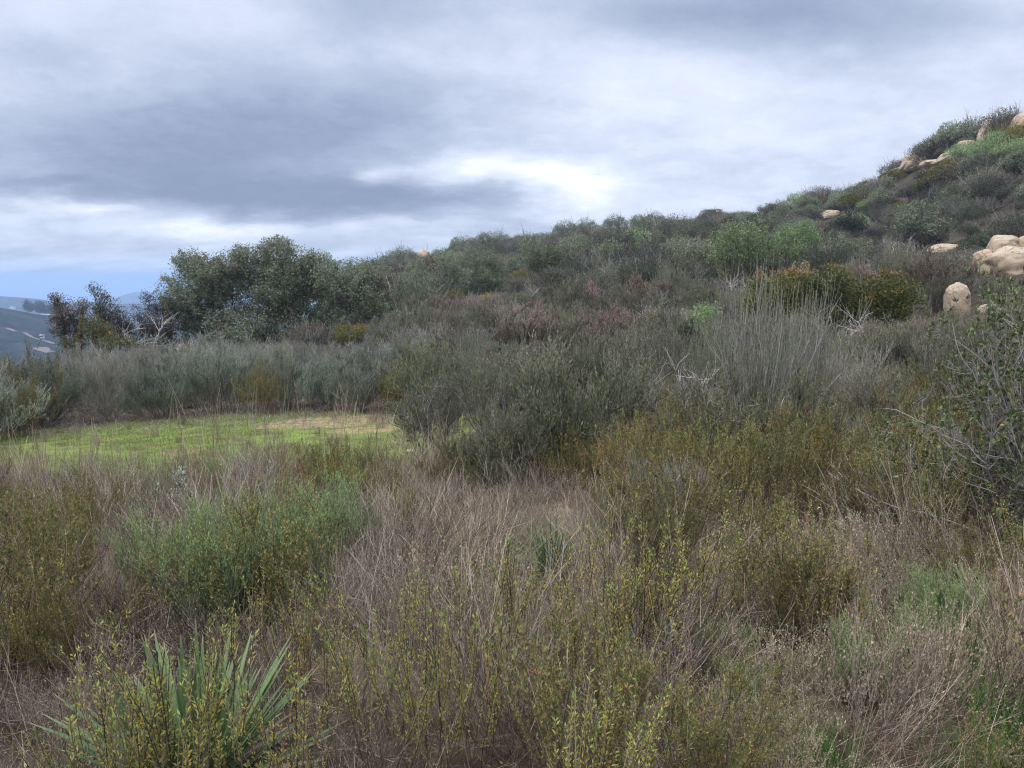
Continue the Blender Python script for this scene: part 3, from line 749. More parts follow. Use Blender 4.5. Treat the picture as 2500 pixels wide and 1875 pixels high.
# ================================================================== ground sheet
def build_ground():
    azs = np.concatenate([np.radians(np.arange(-180, -44, 4)), np.radians(np.arange(-44, 44.01, .25)), np.radians(np.arange(48, 180, 4))])
    rs = np.concatenate([[.0], np.exp(np.linspace(math.log(.5), math.log(60000), 430))])
    A, R = np.meshgrid(azs, rs, indexing='ij')
    X = R * np.sin(A); Y = R * np.cos(A); Z = gz(X, Y)
    na, nr = A.shape
    g = G(); i = np.arange(na)[:, None]; j = np.arange(nr - 1)[None]; i2 = (i + 1) % na
    f = np.stack([i * nr + j, i * nr + j + 1, i2 * nr + j + 1, i2 * nr + j], -1).reshape(-1, 4)
    g.add(np.stack([X, Y, Z], -1), f[:, ::-1], np.zeros(na * nr), np.zeros(na * nr))
    M['ground'] = ground_mat()
    me = g.mesh('ground', 'ground'); me.polygons.foreach_set('use_smooth', np.ones(len(me.polygons), bool))
    o = link(bpy.data.objects.new('ground', me)); tag(o, 'hillside ground of litter, soil and a mossy green clearing', None, kind='structure')
build_ground()

def solveY(px, py, y0=22, y1=200):
    Y = np.linspace(y0, y1, 1500); t = tcol(px, py)
    z = gz(t * Y, Y) - EYE; e = z / Y
    k = np.argmax(e > slope(py)); return float(Y[k]) if e[k] > slope(py) else float(Y[int(np.argmax(e))])

# landmarks for the labels
def lm(name, px, Y):
    x, y, z = at(px, Y); LM.append((name, x, y))
for a in (('the big yucca', 560, 2.8), ('the small pale yucca', 1340, 4.6), ('the green clearing', 500, 11.5), ('the large dark oak', 650, 40),
          ('the light green oak', 1812, 42), ('the rust topped sumac', 2080, 21), ('the lone upright boulder', 2335, 24), ('the boulder pile', 2450, 36),
          ('the flat topped boulder', 1965, 48), ('the pair of pale oaks', 1140, 60), ('the purple leaved sumac', 160, 36), ('the feathery green sagebrush', 620, 4.2),
          ('the pink tipped chamise', 1340, 9), ('the broad leaved shrub', 2500, 4.6), ('the bleached white stems', 1870, 8.5), ('the bare ochre soil', 800, 13.5),
          ('the arching straw clump', 1900, 4.2), ('the yellow leaved goldenbush', 1560, 3.3), ('the ridge boulders', 2240, 92), ('the leaning yucca stalk', 1150, 17),
          ('the tan mound', 1340, 5.6), ('the bare white branches', 2080, 5.8)): lm(*a)

def tree_at(name, px, Y, blobs, trunks, leafmat, label, cat='oak', group=None, L=.10, W=.06, dens=2600, rt=.12, bark='bark_dark', depth=.9, low=.3, tn=1.0, twig=None):
    x, y, z = at(px, Y, 740); s = Y / F; bl = []
    for (bx, by, br) in blobs:
        hh = Y * slope(by) + EYE - z
        bl.append((tcol(bx, by) * Y - x, rng.uniform(-1, 1) * depth * br * s * 1.2, hh, br * s * 1.2, br * s * 1.3, br * s * 1.02))
    tk = [(tcol(q, 740) * Y - x, rng.uniform(-.3, .3)) for q in trunks]
    w, t, l = mk_tree(bl, tk, L, W, dens, rt=rt, leafmat=leafmat, low=low, twig_n=tn)
    root = empty(name); root.location = (x, y, z)
    for (pn, g, mt) in tree_parts(w, t, l, leafmat, bark, twig or bark): mobj(pn, g, mt, root)
    tag(root, label, cat, group); return root

tree_at('oak_tree', 650, 40, [(452, 712, 46), (440, 775, 46), (485, 655, 42), (455, 640, 22), (560, 655, 46), (530, 735, 66), (607, 632, 34), (630, 650, 48), (690, 612, 34), (684, 586, 13), (655, 597, 16),
    (590, 614, 16), (650, 720, 72), (735, 648, 44), (775, 640, 30), (765, 720, 66), (822, 680, 46), (860, 666, 38), (905, 680, 34), (845, 765, 60), (890, 720, 42), (915, 690, 26), (920, 760, 36), (710, 795, 66), (600, 800, 60), (500, 805, 50), (895, 800, 36), (560, 838, 46), (660, 838, 46), (750, 836, 46), (850, 832, 44), (790, 812, 40), (520, 690, 50), (700, 690, 60)],
    [560, 640, 700, 790], 'oak', 'big dark rounded oak thicket standing behind the grey sagebrush band', L=.10, W=.058, dens=4600, rt=.10, twig=None, tn=1.3)
G_OAK = 'small oaks on the lower hillside'
tree_at('oak_tree', 940, 52, [(905, 680, 28), (935, 675, 30), (965, 690, 26), (895, 715, 28), (940, 720, 30), (985, 720, 22)], [915, 945, 960], 'oak', 'open dark branched oak next to the big oak thicket', group=G_OAK, dens=2300)
tree_at('oak_tree', 1020, 57, [(1005, 665, 18), (1020, 690, 22), (1040, 720, 24), (1000, 715, 20)], [1022], 'oakgrey', 'slender pale grey oak between the open oak and the twin oaks', group=G_OAK, dens=1700)
tree_at('oak_tree', 1100, 60, [(1085, 640, 26), (1105, 630, 22), (1075, 680, 30), (1115, 675, 32), (1100, 715, 28), (1060, 700, 22)], [1105, 1118], 'oakgrey', 'pale grey green twin oak with forking dark limbs, the one nearer the big oak', group=G_OAK, dens=2300)
tree_at('oak_tree', 1185, 61, [(1165, 640, 26), (1195, 635, 26), (1215, 650, 24), (1175, 680, 30), (1210, 690, 28), (1150, 700, 24)], [1160, 1180], 'oakgrey', 'pale grey green twin oak with a broad crown, the one nearer the chamise slope', group=G_OAK, dens=2300)
tree_at('oak_tree', 1262, 66, [(1245, 665, 28), (1275, 640, 26), (1275, 685, 28), (1250, 705, 22)], [1262], 'oak', 'dark green oak close behind the pale twin oaks', group=G_OAK, dens=2300)
tree_at('oak_tree', 1335, 72, [(1310, 635, 24), (1340, 625, 26), (1365, 640, 24), (1335, 665, 30)], [1325, 1350], 'oakgrey', 'greyish oak with a leaning bare trunk low on the hill', group=G_OAK, dens=1800)
tree_at('oak_tree', 1420, 78, [(1395, 620, 24), (1425, 612, 24), (1450, 625, 22), (1420, 645, 26)], [1425], 'purple', 'brownish half bare oak between two green ones on the slope', group=G_OAK, dens=1500)
tree_at('oak_tree', 1545, 82, [(1515, 622, 26), (1550, 608, 28), (1585, 615, 24), (1600, 632, 20), (1545, 640, 26)], [1550], 'oak', 'wide flat crowned grey green oak midway up the slope', group=G_OAK, dens=2000)
tree_at('oak_tree', 1680, 66, [(1650, 585, 24), (1690, 570, 26), (1725, 590, 26), (1690, 615, 30)], [1690], 'purple', 'thin grey leafless looking oak beside the light green oak', group=G_OAK, dens=1100)
tree_at('oak_tree', 1812, 42, [(1765, 585, 32), (1800, 565, 30), (1845, 560, 32), (1780, 625, 28), (1835, 612, 32), (1885, 595, 32), (1885, 625, 22), (1920, 570, 22), (1752, 630, 18)],
    [1806, 1818], 'oakgreen', 'light green oak with a leaning bleached limb above the sumac', group=None, dens=1800, low=.32, rt=.10, tn=1.2)
tree_at('oak_tree', 1945, 48, [(1930, 575, 26), (1965, 565, 28), (1985, 585, 20), (1945, 610, 22)], [1940], 'oakgreen', 'small bright green oak touching the light green oak', dens=2600, rt=.08)
# sumacs at the head of the slope on the far side of the clearing
G_SU = 'dark sumacs at the brink beyond the clearing'
tree_at('sumac_tree', 160, 36, [(150, 740, 22), (135, 722, 12), (175, 765, 26), (190, 745, 18), (145, 790, 26), (185, 800, 28), (132, 775, 14)], [165, 180], 'purple', 'purple leaved sumac nearest the valley at the brink', 'sumac', G_SU, dens=3400, L=.09, W=.05)
tree_at('sumac_tree', 250, 37, [(222, 700, 12), (240, 715, 16), (262, 730, 17), (240, 745, 14), (258, 765, 20), (278, 780, 24), (290, 750, 13)], [262], 'purple', 'tall thin sumac leaning toward the valley with a bare gap in its crown', 'sumac', G_SU, dens=2600, L=.09, W=.05, low=.15)
tree_at('sumac_tree', 235, 35, [(215, 800, 30), (245, 820, 30), (180, 840, 26), (280, 835, 24), (230, 780, 22), (310, 840, 20)], [225, 240], 'sumac', 'low olive green sumac in front of the purple ones', 'sumac', G_SU, dens=2600, L=.09, W=.05)
tree_at('sumac_tree', 335, 38, [(310, 790, 26), (340, 770, 24), (320, 820, 26), (350, 810, 24)], [330, 345], 'purple', 'brown leaved sumac with grey bare limbs', 'sumac', G_SU, dens=2600, L=.085, W=.045)
tree_at('sumac_tree', 395, 39, [(375, 745, 22), (400, 755, 26), (380, 790, 28), (415, 800, 28), (362, 725, 13), (400, 830, 24)], [385, 405], 'purple', 'rusty brown sumac touching the big oak', 'sumac', G_SU, dens=3400, L=.085, W=.045)
# laurel sumac domes on the right
G_LS = 'sumac domes below the boulders'
for (px, Y, bl, lb, mt) in (
    (1905, 21.5, [(1855, 712, 46), (1905, 700, 42), (1950, 725, 42), (1840, 755, 36), (1895, 755, 42), (1935, 770, 34)], 'orange topped sumac dome below the light green oak', 'sumac'),
    (2015, 20.5, [(1960, 700, 40), (2020, 688, 42), (2065, 710, 38), (1995, 740, 44), (2070, 755, 36), (2025, 780, 36), (1955, 770, 32)], 'mixed green and orange sumac dome, tallest of the three', 'sumac'),
    (2162, 20.5, [(2122, 708, 38), (2177, 700, 40), (2222, 722, 30), (2162, 745, 40), (2102, 755, 34), (2192, 770, 34)], 'rust topped sumac dome next to the lone upright boulder', 'sumac')):
    tree_at('sumac_dome', px, Y, bl, [px - 30, px + 10, px + 40], mt, lb, 'sumac', G_LS, dens=5200, L=.085, W=.04, rt=.12, bark='bark_grey', depth=.6, low=.12)
tree_at('sumac_dome', 1725, 18, [(1690, 770, 28), (1735, 760, 26), (1715, 790, 30)], [1715], 'oakgreen', 'small bright green shrub at the foot of the orange topped sumac', 'sumac', dens=5000, L=.06, W=.03, bark='bark_grey')

# ================================================================== shrub with broad leaves at the right edge
def broad_shrub():
    x, y, z = at(2640, 4.7, 1100)
    g = G(); H = 1.75
    d = cone(34, 1.1); P1 = grow(base_pts(34, .3), d, H * rng.uniform(.6, .85, 34), 9, .16, .03)
    b, t, i, u = sample(P1, 34 * 11, .15, 1.); P2 = grow(b, t + 1.0 * rv(len(b)) + [0, 0, .1], .42 * rng.uniform(.5, 1.3, len(b)), 6, .16, .05)
    b, t, i, u = sample(P2, len(P2) * 9, .15, 1.); P3 = grow(b, t + .8 * rv(len(b)), .14 * rng.uniform(.5, 1.3, len(b)), 4, .14, .06)
    g.tubes(P1, .009, .003, 5); g.tubes(P2, .004, .002, 3); g.tubes(P3, .002, .0013, 3)
    lf = G(); b = P3[:, -1]; t = nrm(P3[:, -1] - P3[:, -2]); keep = rng.random(len(b)) < .8; b = b[keep]; t = t[keep]
    for q in range(9):
        k = rng.random(len(b)) < .9; n = k.sum()
        dd = nrm(t[k] * .6 + 1.0 * rv(n) + [0, 0, .25]); L = rng.uniform(.020, .043, n); W = L * rng.uniform(.3, .42, n)
        # leaf with a mid rib: two quads meeting along the axis
        sd = nrm(np.cross(dd, rv(n))); no = np.cross(sd, dd); p0 = b[k]; Lc = L[:, None]; Wc = W[:, None]
        c1 = p0 + dd * Lc * .35; c2 = p0 + dd * Lc * .72 - no * Lc * .05; e = p0 + dd * Lc - no * Lc * .12
        V = np.stack([p0, c1 + sd * Wc * .5 + no * Wc * .18, c2 + sd * Wc * .42 + no * Wc * .15, e, c2 - sd * Wc * .42 + no * Wc * .15, c1 - sd * Wc * .5 + no * Wc * .18, c1, c2], 1)
        base = np.arange(n)[:, None] * 8
        Fq = np.concatenate([base + np.array([[0, 1, 2, 7]]), base + np.array([[0, 7, 4, 5]]), base + np.array([[7, 2, 3, 4]])])
        lf.add(V, Fq, np.repeat(rng.random(n), 8), np.zeros(n * 8))
    fit([g, lf], 1.6, 1.1)
    root = empty('leathery_leaf_shrub'); root.location = (x, y, z)
    mobj('stems', g, 'bark_grey', root); mobj('foliage', lf, 'broad', root)
    tag(root, 'tall tangled shrub with broad leathery green leaves, a few of them orange', 'shrub')
    r2 = copy_tree(root); x, y, z = at(2720, 6.2, 1000); r2.location = (x, y, z); r2.rotation_euler.z = 2.1; r2.scale = (1.05,) * 3
    tag(r2, 'second leathery leaved shrub standing behind the first one', 'shrub')
broad_shrub()

# ================================================================== boulders
def boulder(px, py, w, h, Y=None, label='', dep=.9, lean=0.0, group=None, seed=0, boxy=.8, stack=False):
    """px, py: centre of what shows; w, h: its size in photo pixels"""
    if Y is None or Y > 44: Y = solveY(px, py + h * .30, 26, 185)
    s = Y / F; x = tcol(px, py) * Y; zc = Y * slope(py) + EYE
    import bmesh
    bm = bmesh.new(); bmesh.ops.create_icosphere(bm, subdivisions=5, radius=1.0)
    V = np.array([v.co[:] for v in bm.verts])
    me = bpy.data.meshes.new('boulder')
    d = nrm(V); q = np.sign(V) * np.abs(V) ** boxy; q = q / np.maximum(np.abs(q).max(), 1)
    o = seed * 7.3
    n1 = fbm(d[:, 0] * 1.3 + o + d[:, 2] * .7, d[:, 1] * 1.3 - o, seed, 3); n2 = fbm(d[:, 0] * 3.5 + o, d[:, 2] * 3.5 + d[:, 1] * 2 + o, seed + 5, 4); n3 = fbm(d[:, 1] * 9 + d[:, 0] * 5 + o, d[:, 2] * 9 - o, seed + 9, 3)
    crack = np.exp(-((fbm(d[:, 0] * 1.7 + 3 + o, d[:, 2] * 1.7 + d[:, 1], seed + 13, 3)) / .025) ** 2)
    q = q * (1 + .26 * n1 + .09 * n2 + .025 * n3 - .05 * crack)[:, None]
    sx, sz = w * s / 2, h * s / 2
    q = q * [sx * 1.06, (sx + sz) * .5 * dep * 1.25, sz * 1.15]
    q[:, 0] += q[:, 2] * lean
    for v, c in zip(bm.verts, q): v.co = c
    bm.to_mesh(me); bm.free(); me.polygons.foreach_set('use_smooth', np.ones(len(me.polygons), bool)); me.materials.append(M['rock'])
    ob = link(bpy.data.objects.new('boulder', me)); ob.location = (x, Y, zc if stack else float(np.clip(zc - .08 * sz, float(gz(x, Y)) + .0 * sz, float(gz(x, Y)) + .85 * sz))); ob.rotation_euler.z = rng.uniform(-.2, .2)
    tag(ob, label, 'boulder', group); LMB.append((x, Y, w * s * .5 + .3)); corridor(px - w * .45, px + w * .45, py + h * .25, 6 if Y < 45 else 25, Y - .2); return ob
LMB = []; VC = []
def corridor(px0, px1, py, Y0, Y1): VC.append((tcol(px0), tcol(px1), slope(py), Y0, Y1))
for a in ((1740, 1950, 715, 20.5, 42), (1050, 1240, 728, 8, 60), (1800, 2250, 790, 8, 19.5), (400, 900, 848, 12, 40), (110, 400, 856, 12, 36), (-100, 110, 862, 12, 33),
          (1760, 2230, 735, 24, 26), (900, 1700, 760, 9, 30), (1250, 2400, 870, 6, 9.5), (1250, 2500, 800, 9.5, 14),
          (900, 1000, 645, 62, 220), (1000, 1100, 618, 62, 220), (1100, 1250, 594, 62, 220), (1250, 1400, 576, 62, 220), (1400, 1550, 557, 62, 220), (1550, 1700, 540, 62, 220), (1700, 1850, 522, 62, 220), (1850, 1950, 498, 62, 220), (1950, 2060, 466, 62, 220), (2060, 2190, 420, 62, 220), (2190, 2260, 378, 62, 220), (2260, 2370, 330, 62, 220)): corridor(*a)
HK = {'openchamise': 1.25, 'openpink': 1.25, 'chamise': 1.6, 'chamisepink': 1.5, 'broom': 1.9, 'sage': 1.15, 'drysage': 1.15, 'buck': .8, 'scrub': 1.7, 'hilloak': 3.2, 'gold': .72, 'amber': .8, 'sagegreen': .72, 'dry': .75, 'straw': .65, 'seed': .45}
def cap(kind, X, Y, s, lo=.45):
    """low plants grow in front of the rocks and trees the photo shows: the tallest scale that leaves them visible (0: none)"""
    H = HK[kind]; g_ = float(gz(X, Y)) - EYE; t = X / Y; r = .55 * s / Y; m = s
    for (t0, t1, sl, Y0, Y1) in VC:
        if t0 - r < t < t1 + r and Y0 <= Y < Y1: m = min(m, (sl * Y - g_) / H)
    return m if m >= min(lo, s) else 0
def open_tree(px, Y, w): LMB.append((at(px, Y, 740)[0], Y + .4, w))
for a in ((1850, 42, 2.1), (1102, 60, 1.6), (1180, 61, 1.6), (940, 52, 1.6), (1022, 57, .8), (1340, 72, 1.2), (1550, 82, 1.6)): open_tree(*a)
def near_rock(X, Y):
    for (a, b, w) in LMB:
        if abs(a / b * Y - X) < w + (.5 if b < 35 else .9) and -w * .7 < b - Y < max(5, b * .11): return True
    return False
GB = 'granite boulders on the hillside'
boulder(2465, 655, 140, 80, 36, 'broad pale slab at the bottom of the boulder pile', 1.1, 0, GB, 31, stack=True)
boulder(2448, 606, 62, 52, 36.2, 'rounded block sitting on top of the pale slab', .9, .1, GB, 2, stack=True)
boulder(2402, 630, 38, 36, 36.2, 'small round cracked boulder beside the slab', .9, 0, GB, 33, stack=True)
boulder(2494, 608, 46, 52, 36.5, 'block at the picture edge on top of the slab', .9, .2, GB, 34, stack=True)
boulder(1964, 662, 50, 46, 46, 'flat topped pale boulder above the orange sumac', .8, 0, GB, 5, boxy=.65)
boulder(2337, 728, 48, 78, 23.5, 'lone upright egg shaped boulder with rough ochre face', .8, -.06, GB, 36)
boulder(2420, 762, 58, 30, 23.5, 'low pale rock beside the lone upright boulder', .9, 0, GB, 7)
boulder(2300, 610, 66, 26, None, 'long low whaleback rock left of the boulder pile', .9, .8, GB, 8)
boulder(2022, 526, 42, 24, None, 'small pale rock halfway up the slope', .9, .6, GB, 9)
boulder(2235, 388, 60, 44, 91, 'largest tan boulder of the ridge group', .9, .2, GB, 10)
boulder(2200, 394, 52, 24, 92, 'low boulder at the downhill end of the ridge group', .9, 0, GB, 11)
boulder(2284, 400, 60, 18, 88, 'long flat ledge under the ridge group', 1.1, 0, GB, 12)
boulder(2256, 380, 24, 26, 90, 'small knob between the ridge boulders', .9, 0, GB, 13)
boulder(2322, 380, 40, 28, 87, 'grey slanting slab on the ridge', .9, .9, GB, 14)
boulder(2357, 360, 42, 30, 86, 'orange round boulder above the grey slanting slab', .9, 0, GB, 15)
boulder(2412, 316, 36, 56, 84, 'tall leaning ochre boulder near the skyline', .7, .25, GB, 16)
boulder(2494, 308, 40, 66, 82, 'boulder cut by the picture edge at the ridge top', .8, .2, GB, 17)
boulder(2090, 449, 30, 20, 112, 'angular white rock poking over the skyline', .9, 0, GB, 18)
boulder(2174, 468, 12, 6, None, 'tiny pale rock below the skyline', .9, 0, GB, 19)
boulder(2490, 361, 7, 5, None, 'white speck of rock in olive scrub near the ridge', .9, 0, GB, 20)
boulder(1034, 620, 32, 28, 168, 'rounded boulder on the far end of the skyline', .9, 0, GB, 21)
boulder(1050, 609, 15, 16, 172, 'smaller knob behind the far skyline boulder', .9, 0, GB, 22)
boulder(1163, 592, 26, 18, 176, 'rock dome on the skyline above the twin oaks', .9, 0, GB, 23)
boulder(1449, 646, 13, 11, 95, 'tiny pale rock above the brownish oak', .9, 0, GB, 24)
boulder(1868, 655, 16, 9, 52, 'small rock half hidden under the light green oak', .9, 0, GB, 25)
boulder(1000, 1063, 22, 7, 10.1, 'flat pale stone at the edge of the clearing', 1.1, 0, None, 26)
boulder(1162, 1005, 15, 9, 11.4, 'small white stone under the chamise', .9, 0, None, 27)

# ================================================================== named single plants
def stalk(px, ytop, ybase, Y, label, mat='bark_grey', r=.022, br=10, arms=0, group='dry yucca stalks'):
    x, _, z = at(px, Y, ybase); H = (slope(ytop) * Y + EYE) - z
    g = G(); n = 12; u = np.linspace(0, 1, n)[:, None]
    pl = np.array([0, 0, -.05]) * (1 - u) + np.array([rng.uniform(-.08, .02), 0, H]) * u + rng.normal(size=(n, 3)) * .012 * H * [1, 1, 0]
    g.tubes(pl[None], r, r * .45, 6)
    b = G(); bs, bt, _, _ = sample(pl[None], br, .35, .98); B = grow(bs, rv(br) * [1, 1, .2] + [0, 0, .25], .16 * rng.uniform(.3, 1.2, br), 4, .15, .05); b.tubes(B, r * .3, r * .15, 3)
    root = empty('yucca_stalk'); root.location = (x, Y, z); mobj('pole', g, mat, root); mobj('side_branches', b, mat, root)
    tag(root, label, 'plant stalk', group)
stalk(1152, 795, 930, 17, 'dry leaning yucca stalk with short side branches at the clearing edge', r=.022, br=22)
stalk(1247, 775, 900, 16, 'thin dark stalk rising from the pink chamise', 'bark_dark', r=.012, br=6)
stalk(2266, 468, 515, 74, 'pale yucca stalk high on the hill, nearer the skyline boulders', 'bark_dead', r=.045, br=5)
stalk(2340, 466, 508, 70, 'pale yucca stalk high on the hill, nearer the picture edge', 'bark_dead', r=.045, br=7)

put('yucca', *at(475, 2.42, 1950)[:2], .95, 'big yucca rosette of stiff grey green blades at the bottom', 'yucca', var=0)
put('yuccathin', *at(1345, 4.5, 1480)[:2], .72, 'small pale bladed yucca in front of the tan mound', 'yucca', var=0)
put('yuccathin', *at(1262, 10.5, 1040)[:2], 1.3, 'thin bright green yucca tuft under the chamise', 'yucca', var=0)
put('yuccathin', *at(860, 5.2, 1440)[:2], .7, 'sparse yucca half buried in dry stems behind the green sagebrush', 'yucca', var=0)

TAKEN = []
def clear(x, y, d):
    for (a, b, q) in TAKEN:
        if (a - x) ** 2 + (b - y) ** 2 < (d * q) ** 2: return False
    return True
def one(kind, px, Y, s, label, cat, group=None, q=1.0, **k):
    x, y, z = at(px, Y); TAKEN.append((x, y, q)); return put(kind, x, y, s, label, cat, group, **k)
TAKEN.append((at(540, 2.5, 1930)[0], 2.5, 1.0)); TAKEN.append((at(560, 2.1, 1930)[0], 2.05, .8)); TAKEN.append((at(1345, 4.5, 1480)[0], 4.5, .8))

GG = 'goldenbushes in the foreground'
for (px, Y, s, lb) in ((440, 2.15, .95, 'goldenbush growing through the front of the big yucca'), (395, 2.1, .95, 'goldenbush with a bright green tip beside the big yucca'),
    (600, 2.0, .6, 'low goldenbush on the far flank of the big yucca'), (175, 2.3, .75, 'goldenbush at the corner with one arching spike'), (760, 2.9, .85, 'goldenbush right behind the big yucca'),
    (1010, 2.45, .9, 'tall goldenbush with two pale spikes at bottom centre'), (1120, 2.5, .85, 'goldenbush of grey green spikes at bottom centre'), (905, 2.7, .85, 'goldenbush between the yucca and the pale spikes'),
    (1440, 3.15, .95, 'amber tinged goldenbush beside the dark hollow'), (1590, 3.3, 1.0, 'yellow leaved goldenbush over the dark hollow'), (1540, 3.1, .85, 'second goldenbush over the dark hollow, with sprawling low branches'),
    (1680, 3.5, .85, 'goldenbush at the edge of the arching straw'), (1240, 3.1, .9, 'goldenbush in dry brown stems below the small yucca'), (60, 3.3, .9, 'olive goldenbush near the picture edge'), (330, 2.3, .85, 'goldenbush on the picture edge side of the big yucca'), (680, 2.2, .8, 'goldenbush leaning over the big yucca tips')):
    one('gold' if s >= .8 else 'goldspread', px, Y, s, lb, 'goldenbush', GG, q=.45)
for (px, Y, s, lb) in ((455, 4.2, .95, 'feathery green sagebrush nearest the picture edge'), (540, 3.8, 1.0, 'feathery green sagebrush right above the big yucca'), (650, 4.0, 1.05, 'largest feathery green sagebrush, with rusty seed heads in front'),
    (755, 4.5, 1.0, 'feathery green sagebrush with an arching pale stem'), (830, 5.0, .9, 'small feathery green sagebrush at the end of its row'), (590, 4.7, .9, 'feathery green sagebrush in the back of its row'), (350, 7.0, .8, 'blue green sagebrush near the whitish plant'),
    (1790, 2.9, .35, 'tiny green sage sprout under the arching straw'), (1735, 3.3, .45, 'green sage sprout in grey stems'), (2220, 3.3, .5, 'green sage tuft among the tan seed heads'), (2290, 3.6, .55, 'second green sage tuft among the tan seed heads'),
    (2080, 3.0, .5, 'low green sage sprig by the bare patch'), (2230, 6.2, .7, 'grey green sage under the leathery leaved shrub'), (560, 7.4, .8, 'pale sage at the near edge of the clearing')):
    one('sagegreen', px, Y, s * .86, lb, 'sagebrush', 'green sagebrush in the foreground', q=.6)
# whitish woolly plants
for k in range(2):
    g, lf = spikes(.35, 9, .8, per=26); gg = G()
    proto('woolly', 'woolly_leaf_plant', [('stems', g, 'stem_green'), ('foliage', lf, 'white_leaf')])
for (px, Y, lb) in ((400, 6.6, 'whitish woolly leaved plant, the nearer to the picture edge'), (635, 7.0, 'whitish woolly leaved plant, the nearer to the clearing centre')):
    one('woolly', px, Y, 1.5, lb, 'plant', 'whitish plants', q=.6)
for (px, Y, s, lb) in ((2480, 2.5, 1.2, 'deep green grass tuft in the bottom corner'), (2350, 2.4, .9, 'green grass tuft among seed heads in the bottom corner'), (2430, 2.9, 1.0, 'green grass tuft behind the corner tuft'), (2360, 3.4, 1.1, 'green grass tuft under tan seed heads'), (2300, 3.8, 1.1, 'green grass tuft by the sage tufts'),
    (1280, 5.3, 1.0, 'green grass tuft beside the tan mound'), (1320, 5.4, .8, 'small green grass tuft beside the small yucca'), (1470, 5.4, .9, 'green grass tuft behind the small yucca'), (2010, 2.5, .9, 'short grass tuft on the bare patch')):
    one('grasstuft', px, Y, s, lb, 'grass tuft', 'green grass tufts', q=.4)
for (px, Y, s, lb) in ((2085, 5.6, .55, 'bleached bare branches arching in the dark hollow'), (2140, 5.9, .6, 'second bare bleached bush in the dark hollow'), (1640, 3.1, .3, 'grey dead branches sprawling under the goldenbush'), (1830, 7.4, .85, 'upright bleached bush at the foot of the tall broom'), (1920, 7.6, .8, 'second upright bleached bush at the foot of the tall broom'), (1790, 7.9, .75, 'grey bare bush beside the tall broom'),
    (1395, 10.2, .8, 'white dead twigs in front of the pink tipped chamise'), (1560, 9.2, .9, 'tangle of long grey dead branches beside the pink chamise'), (1660, 10.0, .9, 'grey dead bush under the broom'), (1500, 8.6, .8, 'low dead bush with curling grey twigs'),
    (2010, 16.5, 1.2, 'grey dead branches hanging below the sumac domes'), (2090, 15.5, 1.1, 'second dead bush below the sumac domes'), (1900, 16.5, 1.1, 'dead twiggy bush below the orange topped sumac'), (1700, 15.5, 1.1, 'pale dead bush beside the small bright green shrub'),
    (440, 32, 1.5, 'bleached dead bush at the foot of the big oak'), (480, 31, 1.3, 'second bleached dead bush at the foot of the big oak'), (170, 33, 1.5, 'gnarled bleached branches under the purple leaved sumac'), (205, 33.5, 1.3, 'bleached branches reaching out of the olive sumac'),
    (140, 33, 1.2, 'grey dead bush nearest the valley'), (1600, 24, 1.3, 'dead grey bush beneath the light green oak'), (1850, 38, 1.5, 'grey dead brush at the foot of the light green oak'), (1790, 37, 1.5, 'second dead brush at the foot of the light green oak'), (2240, 26, 1.1, 'dead grey brush beside the lone boulder')):
    one('dead', px, Y, s, lb, 'dead bush', 'dead bleached bushes', q=.5)
x, y, z = at(2462, 82, 300); put('deadtree', x, y, 1.1, 'bare dead tree on the skyline between two boulders', 'dead tree', var=0)
x, y, z = at(300, 36, 800); put('deadtree', x, y, .95, 'grey forked dead tree among the sumacs', 'dead tree', var=1)
x, y, z = at(355, 37, 800); put('deadtree', x, y, .9, 'bleached dead tree beside the rusty brown sumac', 'dead tree', var=0)
for (px, Y, s, lb) in ((1195, 8.7, 1.0, 'chamise with a crooked lichen covered trunk at the clearing edge'), (1080, 9.0, .9, 'dark round chamise beside the flat pale stone'), (1040, 9.6, .75, 'upswept chamise right at the clearing edge')):
    one('openchamise', px, Y, s * .95, lb, 'chamise', 'chamise shrubs of the middle ground')
one('openpink', 1340, 9.0, .98, 'pink tipped chamise on a bare forked trunk', 'chamise')
for (px, Y, s, lb) in ((1850, 7.9, 1.0, 'tall broom with bleached white lower stems'), (1965, 9.0, .88, 'tall broom with straight pale stems beside the sumac'), (1760, 10.0, .7, 'tall broom behind the bleached one'), (1640, 12, .7, 'upright broom under the sumac domes')):
    one('broom', px, Y, s, lb, 'broom', 'tall brooms', var=0 if px in (1850, 1965) else 1)

# ================================================================== scatters
def darts(n, fy, fx, ok, dmin, pts=None):
    out = []; cells = {}
    c = dmin
    tries = 0
    while tries < n:
        tries += 1
        Y = fy(); X = fx(Y)
        if not ok(X, Y): continue
        k = (int(X // c), int(Y // c)); bad = False
        for i in (-1, 0, 1):
            for j in (-1, 0, 1):
                for (a, b) in cells.get((k[0] + i, k[1] + j), ()):
                    if (a - X) ** 2 + (b - Y) ** 2 < dmin * dmin: bad = True; break
                if bad: break
            if bad: break
        if bad: continue
        cells.setdefault(k, []).append((X, Y)); out.append((X, Y))
    return out
def colpx(X, Y):  # column in the photo of a ground point
    return CX + F * X / Y * (CP + .0)
def in_clearing(X, Y):
    a = ((X + 4.9) / 4.9) ** 2 + ((Y - 11.5) / 3.25) ** 2 + .35 * float(fbm(X * .8, Y * .8, 5, 2))
    b = ((X + 2.2) / 2.2) ** 2 + ((Y - 10.2) / 1.7) ** 2
    return (min(a, b) < 1.0 or (Y > 9.3 and Y < 12 and X < -5)) and X / Y > -.64
